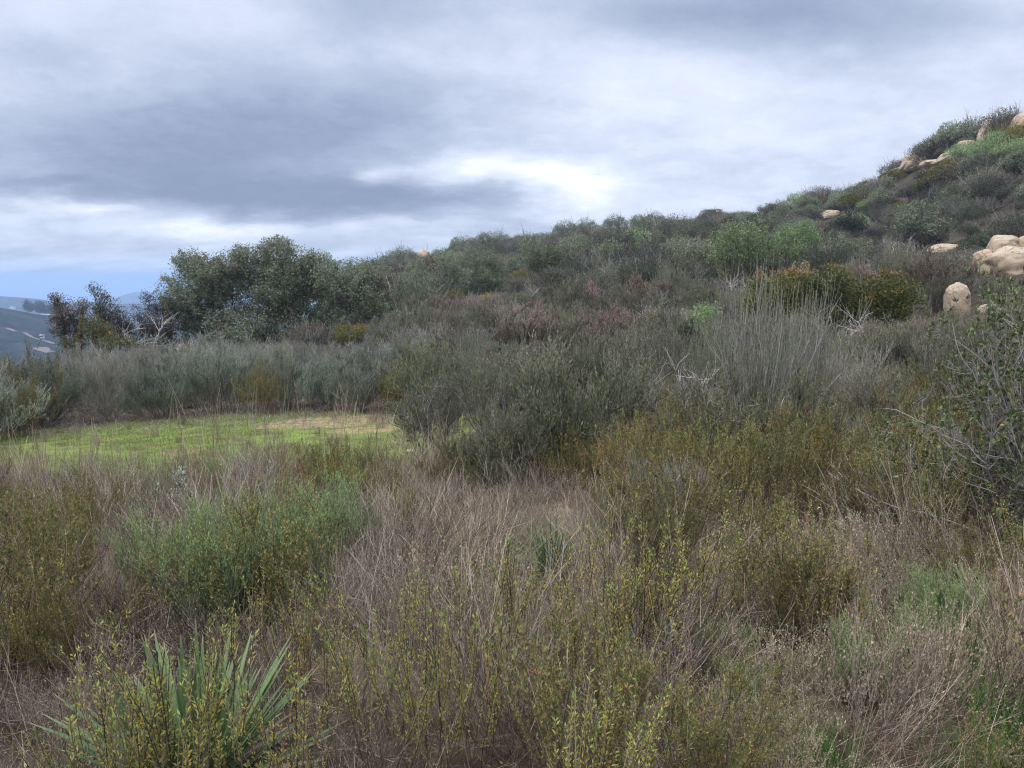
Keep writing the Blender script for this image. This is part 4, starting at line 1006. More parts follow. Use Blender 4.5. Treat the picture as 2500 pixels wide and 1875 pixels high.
# foreground
pts = darts(9000, lambda: random.uniform(1.45, 9.4) , lambda Y: random.uniform(-.78 * Y - .3, .78 * Y + .3), lambda X, Y: not in_clearing(X, Y) and clear(X, Y, .42), .262)
KL = {'dry': ('brown upright dry stem clump', 'dry stems', 'dry stem clumps in the foreground'), 'straw': ('pale arching straw clump', 'straw', 'straw clumps in the foreground'),
      'seed': ('twiggy bush of tan seed heads', 'seed head bush', 'bushes with tan seed heads'), 'buck': ('olive buckwheat with rusty seed heads', 'buckwheat', 'buckwheat in the foreground'),
      'gold': ('yellow green goldenbush', 'goldenbush', GG), 'amber': ('amber leaved bush', 'bush', 'amber leaved bushes'), 'sagegreen': ('feathery green sagebrush', 'sagebrush', 'green sagebrush in the foreground'),
      'chamise': ('dark green chamise', 'chamise', 'chamise shrubs of the middle ground'), 'openchamise': ('open crowned chamise', 'chamise', 'chamise shrubs of the middle ground'), 'openpink': ('open crowned rosy chamise', 'chamise', 'rosy tipped chamise'), 'chamisepink': ('rosy tipped chamise', 'chamise', 'rosy tipped chamise'), 'broom': ('green upright broom', 'broom', 'tall brooms'),
      'sage': ('silvery grey sagebrush', 'sagebrush', 'grey sagebrush behind the clearing'), 'drysage': ('leafless grey lilac shrub', 'dry shrub', 'leafless grey shrubs')}
def pick(w):
    ks = list(w); return random.choices(ks, [w[k] for k in ks])[0]
NEAR_CAP = {'seed': 285}
for (X, Y) in pts:
    p = colpx(X, Y); n = float(vnoise(X * .8 + 40, Y * .8, 9))
    if p > 1750 and Y < 4.9:
        w = {'seed': 8, 'straw': .35, 'dry': 2.2, 'buck': .9, 'gold': .5}; sc_ = 1.0
    elif p > 1550 and Y < 5.5:
        w = {'straw': 3.0, 'dry': 4, 'seed': 1.6, 'gold': .9, 'buck': 1.8}; sc_ = 1.0
    elif 1150 < p < 1700 and 4.9 < Y < 6.9:
        w = {'seed': 7, 'straw': .7, 'dry': 1.3, 'buck': .6}; sc_ = .72
    elif p < 480 and Y < 4.6:
        w = {'dry': 7, 'seed': 3.5, 'straw': .8, 'buck': .9, 'gold': .4, 'amber': .2}; sc_ = .9
    elif p < 1150 and Y > 5.2:
        w = {'dry': 7, 'buck': 1.0, 'straw': 1.4, 'amber': .6, 'seed': .4, 'sagegreen': .2, 'gold': .5}; sc_ = .82
    elif p >= 1150 and Y > 6.3:
        w = {'dry': 2.2, 'buck': 1.5, 'amber': .6, 'chamise': .9, 'drysage': .8, 'gold': .5}; sc_ = .95
    else:
        w = {'dry': 7, 'gold': 1.0, 'buck': .9, 'amber': .12, 'straw': 1.2, 'seed': .6}; sc_ = 1.0
    k = pick(w); s = sc_ * random.uniform(.5, 1.22)
    if k == 'straw' and Y < 3.1: k = 'dry'
    if Y < 2.6: s *= .66 if k != 'straw' else .5
    if k in ('chamise', 'drysage'): s *= .55
    if Y > 7 and p > 1250: s = cap(k, X, Y, s, .2) or s * .4
    b, c, gname = KL[k]
    put(k, X, Y, s, lab(b, X, Y, s), c, gname, tilt=(.38 if k in ('dry', 'straw') else .2), sz=random.uniform(.75, 1.05))
# the same cover goes on outside the frame
for (X, Y) in darts(3000, lambda: random.uniform(-1.5, 9.5), lambda Y: random.uniform(-3.2, 3.2) + (math.copysign(max(0, .78 * Y), random.random() - .5)), lambda X, Y: abs(X) > .78 * max(Y, 0) + .35 and math.hypot(X, Y) > 1.3 and not in_clearing(X, Y), .46)[:330]:
    k = pick({'dry': 4, 'buck': 1.6, 'seed': 1.5, 'gold': .6, 'straw': .5}); s = random.uniform(.6, 1.1)
    b, c, gname = KL[k]; put(k, X, Y, s, lab(b, X, Y, s), c, gname, tilt=.25)
# sparse wands in front of the clearing
for k in range(3):
    g = G(); n = 9; P1 = grow(base_pts(n, .2), cone(n, .25), .85 * rng.uniform(.6, 1.15, n), 7, .03, 0); g.tubes(P1, .004, .002, 3)
    proto('wand', 'tall_dry_wands', [('stems', g, 'straw')])
for (X, Y) in darts(600, lambda: random.uniform(7.2, 9.6), lambda Y: random.uniform(-.72 * Y, -.08 * Y), lambda X, Y: True, .36):
    s = random.uniform(.6, 1.0); put('wand', X, Y, s, lab('cluster of tall dry wands', X, Y, s), 'dry stems', 'dry wands before the clearing', tilt=.1)
for (X, Y) in darts(400, lambda: random.uniform(13.4, 15.2), lambda Y: random.uniform(-.45 * Y, -.12 * Y), lambda X, Y: True, .6):
    s = random.uniform(.6, .95); put('wand', X, Y, s, lab('cluster of tall dry wands', X, Y, s), 'dry stems', 'dry wands behind the clearing', tilt=.1)

for (X, Y) in darts(300, lambda: random.uniform(8.6, 14.2), lambda Y: random.uniform(-9, -.5), lambda X, Y: in_clearing(X, Y), .8):
    k = pick({'dry': 3, 'straw': 1.5, 'seed': 1}); s = random.uniform(.18, .42); b, c, gname = KL[k]
    put(k, X, Y, s, lab(b.split(' with')[0] + ' inside the clearing', X, Y, s), c, 'small plants inside the clearing', tilt=.3)
# middle ground to the right
def okm(X, Y):
    p = colpx(X, Y)
    if in_clearing(X, Y) or p < 1010 - max(0, (Y - 15)) * 6: return False
    if Y < 7.0 + max(0, (1500 - p)) * .004: return False
    if p < 1330 and Y < 9.8: return False
    if 19 < Y < 24 and 1740 < p < 2230: return False
    return clear(X, Y, .75) and not (Y > 18 and near_rock(X, Y))
pm = darts(9000, lambda: random.uniform(7, 15), lambda Y: random.uniform(-.3 * Y, .82 * Y), okm, .82)
pm += darts(16000, lambda: random.uniform(15, 36), lambda Y: random.uniform(-.3 * Y, .82 * Y), okm, 1.18)
pm.sort(key=lambda q: q[1])
for (X, Y) in pm:
    p = colpx(X, Y); n = float(vnoise(X * .35 + 9, Y * .35, 31))
    pinky = 1.5 if (1050 < p < 1650 and Y > 13) else .25
    w = {'chamise': 2.0, 'openchamise': 1.6 if Y < 22 else .5, 'openpink': (.8 if Y < 22 else .3) * min(1, pinky), 'chamisepink': pinky, 'broom': .45 if Y < 15 else .2, 'drysage': .5, 'sage': .25}
    if n > .6: w['chamisepink'] *= 1.8
    k = pick(w); s = random.uniform(.72, 1.42)
    s *= float(np.interp(Y, [7, 11, 16, 24, 34], [.58, .62, .72, .82, .9])) * (1.12 if k == 'sage' or k == 'drysage' else 1)
    if k == 'broom': s *= .9
    if k[:4] == 'open': s *= 1.2
    if COUNT.get(k, 0) >= 290: k = 'chamisepink' if COUNT.get('chamisepink', 0) < 290 else 'drysage'
    s = cap(k, X, Y, s)
    if not s: continue
    b, c, gname = KL[k]
    put(k, X, Y, s, lab(b, X, Y, s), c, gname, tilt=.14, var=(random.choice((1, 2)) if k == 'broom' else None))
# undergrowth at the foot of the wall of shrubs on the right
for (X, Y) in darts(900, lambda: random.uniform(5.2, 7.4), lambda Y: random.uniform(.12 * Y, .8 * Y), lambda X, Y: clear(X, Y, .3), .42):
    k = pick({'amber': .45, 'buck': 2, 'drysage': 1, 'gold': .8}); s = random.uniform(.75, 1.1) * (.6 if k == 'drysage' else 1)
    b, c, gname = KL[k]; put(k, X, Y, s, lab(b, X, Y, s), c, gname, tilt=.12)
# sagebrush band behind the clearing
def okb(X, Y):
    p = colpx(X, Y)
    return not in_clearing(X, Y) and p < 1080 and clear(X, Y, .5)
pb = darts(20000, lambda: random.uniform(14.2, 37), lambda Y: random.uniform(-.85 * Y, -.02 * Y), okb, .95)
pb += [(X, Y) for (X, Y) in darts(600, lambda: random.uniform(8.5, 14.5), lambda Y: random.uniform(-.85 * Y, -.60 * Y), lambda X, Y: X < -8.3 - .0 * Y, .8)]
for (X, Y) in pb:
    n = float(vnoise(X * .4 + 3, Y * .4, 41))
    if Y < 16.6: w = {'buck': 1.0, 'sage': 2.4, 'drysage': 1.5, 'chamise': .9}
    elif Y < 20: w = {'buck': 1.0, 'sage': 2.5, 'drysage': 2.2}
    else: w = {'sage': 2, 'drysage': 3.0, 'buck': .4, 'chamisepink': .35}
    k = pick(w); s = random.uniform(.7, 1.15)
    if k == 'buck': s *= 1.3
    if k in ('chamise', 'chamisepink'): s *= .75
    if COUNT.get(k, 0) >= 297: k = 'sage' if COUNT.get('sage', 0) < 297 else 'drysage'
    b, c, gname = KL[k]
    s = cap(k, X, Y, s)
    if not s: continue
    if k == 'buck': gname = 'buckwheat behind the clearing'
    put(k, X, Y, s, lab(b, X, Y, s), c, gname, tilt=.08)

# oaks dotted over the hill
def oko(X, Y):
    p = colpx(X, Y)
    if p < 870 or near_rock(X, Y) or any(abs(X / Y - a / b_) < .035 and 0 < b_ - Y < 25 for (nm_, a, b_) in LM if 'oak' in nm_): return False
    dens = (1.0 if (p < 1700 and 46 < Y < 115) else .16) * (1 if p < 1250 or Y > 55 else .5)
    return random.random() < dens
OAKP = darts(2600, lambda: random.uniform(42, 165), lambda Y: random.uniform(-.22 * Y, .74 * Y), oko, 4.0)
for (X, Y) in sorted(OAKP, key=lambda q: q[1])[:230]:
    s = cap('hilloak', X, Y, random.uniform(.6, 1.12), .4)
    if not s: continue
    put('hilloak', X, Y, s, lab('small oak', X, Y, s), 'oak', 'oaks dotted over the hillside')
# hillside: the nearest 290 as objects, the rest one mass
for hh, rr in ((1.3, 1.0), (1.2, 1.25), (1.9, 1.35), (1.6, 1.0)): proto('scrub', 'hillside_shrub', [('shrub', mk_far(hh, rr, 5200, .085, .042), ['hill', 'bark_grey'])])
proto('scrub', 'hillside_shrub', [('shrub', mk_far(1.25, .9, 700, .09, .03, st=60), ['hill', 'twig_grey'])])
for k in range(2): proto('greenclump', 'green_leaf_shrub', [('shrub', mk_far(1.6, 1.3, 3600, .09, .05), ['oakgreen', 'bark_grey'])])
for k in range(2): proto('olive', 'olive_leaf_shrub', [('shrub', mk_far(1.4, 1.4, 3600, .09, .05), ['sumac', 'bark_grey'])])
for k in range(2): proto('yellowish', 'yellow_leaf_shrub', [('shrub', mk_far(1.1, 1.0, 3000, .07, .035), ['gold', 'bark_grey'])])
for k in range(2): proto('darkclump', 'dark_ridge_shrub', [('shrub', mk_far(1.9, 1.4, 3600, .10, .055), ['oak', 'bark_dark'])])
for k in range(2): proto('purpleclump', 'purplish_shrub', [('shrub', mk_far(1.7, 1.3, 2200, .09, .04, st=60), ['purple', 'bark_grey'])])
src = [e[0] for kk_ in ('scrub', 'greenclump', 'olive', 'purpleclump', 'darkclump') for e in PROTO[kk_]]
SRCW = np.array([9, 9, 9, 9, 7, 1.2, 1.2, 2.2, 2.2, 3, 3, 2.5, 2.5]); SRCW = SRCW / SRCW.sum()
def okh(X, Y):
    p = colpx(X, Y); r = math.hypot(X, Y)
    if p < 830 + max(0, 60 - Y) * 3 or r < 36: return False
    zz = float(gz(X, Y)) - EYE
    if r > 215: return False
    return float(vnoise(X * .16 + 5, Y * .16, 51)) > .24 or random.random() < .25
nh = 0; SCL = []
ph = darts(80000, lambda: 36 + (215 - 36) * random.random() ** .75, lambda Y: random.uniform(-.25 * Y, .78 * Y), okh, 1.5)
ph.sort(key=lambda q: math.hypot(*q))
rest = []
for (X, Y) in ph:
    if near_rock(X, Y): continue
    if nh < 292:
        s = cap('scrub', X, Y, random.uniform(.6, 1.25) * (.65 + .8 * float(vnoise(X * .12, Y * .12, 61))))
        if not s: continue
        put('scrub', X, Y, s, lab('grey green hillside shrub', X, Y, s), 'shrub', 'scrub on the hillside', sz=random.uniform(.8, 1.15)); nh += 1
    else:
        s = cap('scrub', X, Y, float(np.clip(np.exp(random.gauss(-.12, .34)) * (.65 + .9 * float(vnoise(X * .12, Y * .12, 61))), .4, 2.1)))
        if s: rest.append((X, Y)); SCL.append(s)
# far edge of the brink on the left
for (X, Y) in darts(1500, lambda: random.uniform(36, 46), lambda Y: random.uniform(-.75 * Y, -.2 * Y), lambda X, Y: True, 1.5): rest.append((X, Y)); SCL.append(random.uniform(.5, .95))
R = np.array(rest); Z = gz(R[:, 0], R[:, 1])
me = bpy.data.meshes.new('hillside_scrub'); me.vertices.add(len(R)); me.vertices.foreach_set('co', np.column_stack([R, Z - .05]).astype(np.float32).ravel())
for nm, tp, v in (('rot', 'FLOAT', rng.random(len(R)) * 6.283), ('scl', 'FLOAT', np.array(SCL)), ('idx', 'INT', rng.choice(len(src), len(R), p=SRCW))):
    a = me.attributes.new(nm, tp, 'POINT'); a.data.foreach_set('value', v.astype(np.float32 if tp == 'FLOAT' else np.int32))
ho = link(bpy.data.objects.new('hillside_scrub', me)); tag(ho, 'unbroken grey green scrub covering the upper hillside', None, kind='stuff')
ng = bpy.data.node_groups.new('scatter', 'GeometryNodeTree'); ng.interface.new_socket('Geometry', in_out='INPUT', socket_type='NodeSocketGeometry'); ng.interface.new_socket('Geometry', in_out='OUTPUT', socket_type='NodeSocketGeometry')
gi = ng.nodes.new('NodeGroupInput'); go = ng.nodes.new('NodeGroupOutput'); ip = ng.nodes.new('GeometryNodeInstanceOnPoints'); jn = ng.nodes.new('GeometryNodeJoinGeometry')
for s_ in reversed(src):
    oi = ng.nodes.new('GeometryNodeObjectInfo'); oi.inputs[0].default_value = s_; oi.inputs[1].default_value = True; oi.transform_space = 'ORIGINAL'; ng.links.new(oi.outputs['Geometry'], jn.inputs[0])
def na(name, tp):
    n = ng.nodes.new('GeometryNodeInputNamedAttribute'); n.data_type = tp; n.inputs[0].default_value = name; return n.outputs[0]
cx = ng.nodes.new('ShaderNodeCombineXYZ'); ng.links.new(na('rot', 'FLOAT'), cx.inputs[2])
ng.links.new(gi.outputs[0], ip.inputs['Points']); ng.links.new(jn.outputs[0], ip.inputs['Instance']); ip.inputs['Pick Instance'].default_value = True
ng.links.new(na('idx', 'INT'), ip.inputs['Instance Index'])
e2r = ng.nodes.new('FunctionNodeEulerToRotation'); ng.links.new(cx.outputs[0], e2r.inputs[0]); ng.links.new(e2r.outputs[0], ip.inputs['Rotation'])
ng.links.new(na('scl', 'FLOAT'), ip.inputs['Scale']); ng.links.new(ip.outputs[0], go.inputs[0])
md = ho.modifiers.new('scatter', 'NODES'); md.node_group = ng

# bright clumps on the hillside: own objects
for (kind, nm, cat, lst) in (
    ('greenclump', 'bright green leafy shrub', 'shrub', [(2440, 372, 1.0), (2410, 390, 1.1), (2470, 392, 1.0), (2080, 565, .9), (2055, 590, .7), (2265, 520, .6), (2210, 545, .6), (1545, 670, 1.1), (1580, 655, 1.2), (1660, 665, 1.0), (2500, 410, 1.1), (2350, 395, 1.0), (1950, 500, 1.2), (1560, 545, 1.3), (2390, 410, .9), (1490, 690, .9)]),
    ('olive', 'olive leaved mounded shrub', 'shrub', [(2460, 350, 1.1), (2500, 365, 1.1), (2320, 455, 1.2), (2290, 470, 1.2), (2360, 440, 1.2), (2330, 480, 1.0), (2180, 440, .9), (2120, 455, .9), (1740, 525, 1.3), (1900, 560, .8), (1250, 660, 1.0), (1110, 740, .9), (1000, 760, 1.1), (930, 770, 1.2), (1280, 700, .9)]),
    ('yellowish', 'yellow leaved shrub', 'shrub', [(1440, 715, 1.0), (1465, 705, 1.1), (1410, 722, 1.0), (1485, 695, 1.0), (1385, 728, .9), (1200, 745, 1.0), (1095, 765, .9), (1040, 780, 1.0), (1130, 775, .7)]),
    ('darkclump', 'dark green ridge shrub', 'shrub', [(905, 662, 1.3), (930, 650, 1.4), (960, 640, 1.5), (985, 630, 1.4), (1130, 606, 1.5), (1155, 604, 1.2), (1190, 600, 1.5), (1215, 598, 1.4), (1430, 575, 1.3), (1500, 560, 1.3), (1380, 583, 1.4), (1600, 548, 1.2), (2310, 350, 1.2), (2340, 335, 1.3), (2370, 325, 1.2), (2270, 360, 1.1)]),
    ('purpleclump', 'purplish twiggy shrub', 'shrub', [(2452, 312, 1.3), (2462, 322, 1.1), (2260, 375, 1.2), (2290, 372, 1.2), (2210, 410, 1.0), (2180, 420, 1.1), (1190, 790, 1.0), (1230, 780, 1.0), (1150, 785, 1.0), (1420, 600, 1.2), (1350, 620, 1.1), (2400, 470, 1.2), (2440, 480, 1.2)])):
    for (px, py, s) in lst:
        Y = solveY(px, py + 8, 24, 180); x = tcol(px, py) * Y
        s2 = s * (1.15 if Y > 60 else .85)
        put(kind, x, Y, s2, lab(nm, x, Y, s2), cat, nm + 's on the hillside')
for (kind, nm, n_) in (('greenclump', 'bright green leafy shrub', 14), ('olive', 'olive leaved mounded shrub', 34), ('purpleclump', 'purplish twiggy shrub', 40), ('darkclump', 'dark green leafy shrub', 30)):
    for (X, Y) in darts(n_ * 3, lambda: random.uniform(30, 150), lambda Y: random.uniform(-.15 * Y, .72 * Y), lambda X, Y: colpx(X, Y) > 950 and not near_rock(X, Y), 4.0)[:n_]:
        s = random.uniform(.5, 1.0); HK[kind] = 1.7; s = cap(kind, X, Y, s)
        if s: put(kind, X, Y, s, lab(nm, X, Y, s), 'shrub', nm + 's scattered over the slope', sz=random.uniform(.75, 1.1))
for (px, Y, s, kd) in ((20, 34, 1.0, 'olive'), (60, 35, 1.0, 'olive'), (95, 36, .9, 'olive'), (-20, 33, 1.0, 'olive'), (60, 38, 1.0, 'greenclump'), (340, 33, .7, 'olive'), (310, 33, .7, 'yellowish')):
    x, y, z = at(px, Y, 850); nm = {'olive': 'olive leaved mounded shrub', 'greenclump': 'bright green leafy shrub', 'yellowish': 'yellow leaved shrub'}[kd]
    put(kd, x, y, s * .9, lab(nm, x, y, s), 'shrub', nm + 's at the brink')

# ================================================================== stuff: grass of the clearing, litter
def grass(name, n, fx, fy, ok, h, w, mat, label, lean=.5):
    X = fx(n); Y = fy(n, X); k = ok(X, Y); X = X[k]; Y = Y[k]
    p = np.column_stack([X, Y, gz(X, Y) - .005]); g = G()
    Pl = grow(p, cone(len(p), lean * 1.6), h * rng.uniform(.4, 1.3, len(p)), 3, .2, -.08); g.tubes(Pl, w, w * .25, 2)
    o = mobj(name, g, mat); tag(o, label, None, kind='stuff'); return o
def clr_ok(X, Y):
    d = ((X + 4.9) / 5.0) ** 2 + ((Y - 11.7) / 3.3) ** 2; n = fbm(X * .9, Y * .9, 77, 3)
    d2 = ((X + 2.2) / 2.3) ** 2 + ((Y - 10.2) / 1.9) ** 2
    d = np.minimum(d, d2)
    bare = np.minimum(((X + 3.0) / 1.7) ** 2 + ((Y - 13.2) / 1.2) ** 2, ((X + 3.3) / 1.5) ** 2 + ((Y - 11.9) / .65) ** 2)
    return (d + n * .5 < 1) & (bare + n > .8) & (n > -.38)
grass('meadow_grass', 90000, lambda n: rng.uniform(-10.5, .6, n), lambda n, X: rng.uniform(7.6, 15, n), clr_ok, .045, .0035, 'grass', 'short bright green grass of the clearing')
grass('dry_litter', 150000, lambda n: rng.uniform(-9, 9, n), lambda n, X: rng.uniform(-1, 9.5, n), lambda X, Y: (np.abs(X) < .8 * np.maximum(Y, 0) + 2.4), .10, .0018, 'strawgrey', 'fallen dry stems and litter between the plants', lean=1.3)
grass('tangled_stems', 17000, lambda n: rng.uniform(-8, 8, n), lambda n, X: rng.uniform(1.5, 9, n), lambda X, Y: (np.abs(X) < .8 * Y + .3) & ~((Y > 7.6) & (X < 0)), .42, .0014, 'straw', 'bent and broken dry stems tangled between the plants', lean=.85)
_n = 60000; _X = rng.uniform(-8, 8, _n); _Y = rng.uniform(1.2, 9.5, _n); _k = np.abs(_X) < .8 * _Y + .3; _X = _X[_k]; _Y = _Y[_k]
g = G(); g.leaves(np.column_stack([_X, _Y, gz(_X, _Y) + rng.uniform(.002, .03, len(_X))]), rv(len(_X)) * [1, 1, .35], rng.uniform(.008, .03, len(_X)), rng.uniform(.004, .010, len(_X)))
o = mobj('leaf_litter', g, 'leaflitter'); tag(o, 'brown fallen leaves and bark bits on the soil', None, kind='stuff')
grass('twig_litter', 40000, lambda n: rng.uniform(-10, 4, n), lambda n, X: rng.uniform(13, 17.5, n), lambda X, Y: (np.abs(X) < .8 * Y), .12, .003, 'twig_grey', 'dead twigs under the sagebrush behind the clearing', lean=1.3)

# ================================================================== valley: houses, trees, graded tracks
def house(px, py, Y, w, d, h, label):
    Y *= .835; w *= .5; d *= .5; h *= .6
    x = tcol(px, py) * Y; z = float(gz(x, Y)); root = empty('house'); root.location = (x, Y, z); root.rotation_euler.z = random.uniform(-.5, .5)
    def box(gg, a, b):
        v = np.array([[i, j, k] for i in (a[0], b[0]) for j in (a[1], b[1]) for k in (a[2], b[2])], float)
        f = np.array([[0, 1, 3, 2], [4, 6, 7, 5], [0, 4, 5, 1], [2, 3, 7, 6], [0, 2, 6, 4], [1, 5, 7, 3]]); gg.add(v, f, np.zeros(8), np.zeros(8))
    g = G(); box(g, (-w / 2, -d / 2, -4), (w / 2, d / 2, h)); mobj('wall', g, 'plaster', root)
    g = G(); o = .6; v = np.array([[-w / 2 - o, -d / 2 - o, h], [w / 2 + o, -d / 2 - o, h], [w / 2 + o, 0, h + d * .22], [-w / 2 - o, 0, h + d * .22], [-w / 2 - o, d / 2 + o, h], [w / 2 + o, d / 2 + o, h]], float)
    v2 = v - [0, 0, .35]; V = np.concatenate([v, v2])
    f = np.array([[0, 1, 2, 3], [3, 2, 5, 4], [6, 9, 8, 7], [9, 10, 11, 8], [0, 6, 7, 1], [4, 5, 11, 10], [0, 3, 9, 6], [3, 4, 10, 9], [1, 7, 8, 2], [2, 8, 11, 5]])
    g.add(V, f, np.zeros(12), np.zeros(12)); mobj('roof', g, 'rooftile', root)
    for wx in (-w * .3, 0, w * .3):
        g = G(); box(g, (wx - .5, -d / 2 - .08, .9), (wx + .5, -d / 2 + .1, 2.0)); mobj('window', g, 'pane', root)
    tag(root, label, 'house', 'houses in the hazy valley')
for a in ((127, 752, 930, 15, 9, 5, 'pale house among dark trees on the near valley ridge'), (100, 783, 760, 5, 4, 4, 'small white hut beside the pale track'), (205, 742, 1050, 15, 9, 4, 'house above the pinkish graded ground'),
          (310, 738, 2300, 24, 12, 6, 'white house on the blue hillside near the big oak'), (170, 724, 2400, 34, 16, 7, 'white house high on the blue hill'), (198, 728, 2400, 30, 16, 7, 'white house on the blue hill, second from the valley side'),
          (28, 726, 2300, 28, 14, 7, 'white house on the blue hill nearest the picture edge'), (103, 735, 2300, 26, 14, 7, 'white house low on the blue hill')): house(*a)
for k in range(3):
    w, t, l = mk_tree([(0, 0, 7, 4, 4, 4), (2, 1, 5, 3, 3, 3), (-2.5, 0, 5.5, 3, 3, 3)], [(0, 0)], .9, .5, 60, rt=.05, low=.4)
    root = empty('valley_tree')
    for (pn, g, mt) in tree_parts(w, t, l, 'far_tree'): mobj(pn, g, mt, root)
    PROTO.setdefault('valley', []).append([root, False])
for i, px in enumerate([72, 78, 83, 88, 93, 98, 103, 107, 112, 118, 124, 133, 285, 293, 300, 308]):
    Y = 752 if px < 200 else 1950
    x = tcol(px, 755) * Y + random.uniform(-3, 3); s = random.uniform(.7, 1.2) * (1 if px < 200 else 2.2); y = Y + random.uniform(-8, 8)
    put('valley', x, y, s, ('dark tree of the row on the near valley ridge, number %d from the valley mouth' % (i + 1)) if px < 200 else 'dark tree on the blue hillside by the white house', 'tree', 'dark trees on the valley ridges')
def strip(name, path, w, label):
    """path: (px, py, Y)"""
    pts_ = [];
    for (px, py, Y) in path:
        Y *= .835
        pts_.append((tcol(px, py) * Y, Y))
    q = np.array(pts_); n = 24 * (len(q) - 1); tt = np.linspace(0, len(q) - 1, n)
    X = np.interp(tt, range(len(q)), q[:, 0]); Yv = np.interp(tt, range(len(q)), q[:, 1]); X = X + fbm(tt * 1.3, tt * 0, 5, 2) * w * .5; Yv = Yv + fbm(tt * 1.3, tt * 0 + 9, 6, 2) * w
    c = np.stack([X, Yv], 1); tn = nrm(np.gradient(c, axis=0)); sd = np.stack([-tn[:, 1], tn[:, 0]], 1)
    K = 7; off = np.linspace(-.5, .5, K)[None, :, None] * (w * (1 + .5 * fbm(tt * 2.1, tt * 0 + 3, 8, 2)))[:, None, None]
    XY = c[:, None] + sd[:, None] * off; Zz = gz(XY[..., 0], XY[..., 1]) + .25
    V = np.concatenate([XY, Zz[..., None]], -1); base = (np.arange(n - 1)[:, None] * K + np.arange(K - 1)[None])
    f = np.stack([base, base + 1, base + K + 1, base + K], -1).reshape(-1, 4); g = G(); g.add(V, f, np.zeros(n * K), np.zeros(n * K))
    o = mobj(name, g, 'dirt'); tag(o, label, None, kind='structure')
strip('dirt_track', [(55, 785, 765), (85, 788, 750), (110, 790, 745), (130, 795, 735)], 3, 'pale dirt track across the near valley slope')
strip('dirt_pad', [(88, 800, 705), (105, 803, 700), (125, 806, 700)], 9, 'reddish graded pad on the near valley slope')
strip('dirt_terrace', [(150, 755, 960), (190, 752, 990), (230, 750, 1000)], 8, 'pinkish graded terrace behind the sumacs')
strip('dirt_scar', [(12, 782, 770), (36, 784, 765)], 4, 'small dirt scar on the near valley slope')

# unused prototypes go
for k, pl in PROTO.items():
    for (o, used) in pl:
        if not used:
            for c in list(o.children): bpy.data.objects.remove(c)
            bpy.data.objects.remove(o)

# ================================================================== haze
HZ = .00034
hm = bpy.data.materials.new('haze'); nt, n, l = nodes(hm)
pv = n.new('ShaderNodeVolumePrincipled'); pv.inputs['Color'].default_value = (.53, .72, 1.0, 1); pv.inputs['Density'].default_value = HZ; pv.inputs['Anisotropy'].default_value = .0
o = n.new('ShaderNodeOutputMaterial'); l.new(pv.outputs[0], o.inputs['Volume'])
zmin = -372.0; S = 60500.0; ztop = 26.0
g = G(); v = np.array([[i, j, k] for i in (-S, S) for j in (-S, S) for k in (zmin, ztop)], float)
g.add(v, np.array([[0, 1, 3, 2], [4, 6, 7, 5], [0, 4, 5, 1], [2, 3, 7, 6], [0, 2, 6, 4], [1, 5, 7, 3]]), np.zeros(8), np.zeros(8))
M['haze'] = hm
ho = mobj('haze', g, 'haze'); tag(ho, 'thin blue haze filling the air over the valley', None, kind='stuff')
sc.cycles.use_denoising = True; sc.cycles.denoiser = 'OPENIMAGEDENOISE'; sc.cycles.denoising_input_passes = 'RGB_ALBEDO_NORMAL'; sc.cycles.denoising_prefilter = 'NONE'; sc.cycles.filter_width = 1.15; sc.cycles.volume_bounces = 2
sc.cycles.max_bounces = 6; sc.cycles.diffuse_bounces = 3; sc.cycles.transmission_bounces = 2; sc.cycles.transparent_max_bounces = 4
sc.cycles.volume_max_steps = 64

# ================================================================== sky and sun
wd = bpy.data.worlds.new('World'); sc.world = wd; wd.use_nodes = True; nt = wd.node_tree; nt.nodes.clear(); n = nt.nodes; l = nt.links; b = NB(nt)
SUN_EL, SUN_AZ = math.radians(58), math.radians(-125)     # azimuth from +Y toward +X; the sun stands behind the camera, to the left
tc = n.new('ShaderNodeTexCoord'); d = tc.outputs['Generated']
sx = n.new('ShaderNodeSeparateXYZ'); l.new(d, sx.inputs[0]); x, y, z = sx.outputs
yy = b.math('MAXIMUM', y, .08); t = b.math('DIVIDE', x, yy); e = b.math('DIVIDE', z, yy)
front = b.maprange(y, .1, .45)
zz = b.math('ADD', b.math('MAXIMUM', z, 0.0), .26)
cxy = n.new('ShaderNodeCombineXYZ'); b.put(cxy.inputs[0], b.math('DIVIDE', x, zz)); b.put(cxy.inputs[1], b.math('DIVIDE', y, zz))
cp = cxy.outputs[0]
nA = b.noise(b.vmath('MULTIPLY', cp, (.55, 1, 1)), .8, 7, .5)           # broad decks
nB = b.noise(b.vmath('ADD', cp, (7.3, 2.1, 0)), 2.6, 10, .64)
nD = b.noise(b.vmath('MULTIPLY', b.vmath('ADD', cp, (1.7, 5.1, 0)), (.8, 1, 1)), 5.5, 8, .6)   # lumps
nC = b.noise(b.vmath('MULTIPLY', cp, (.3, 1.0, 1)), 3.6, 6, .5) # streaks
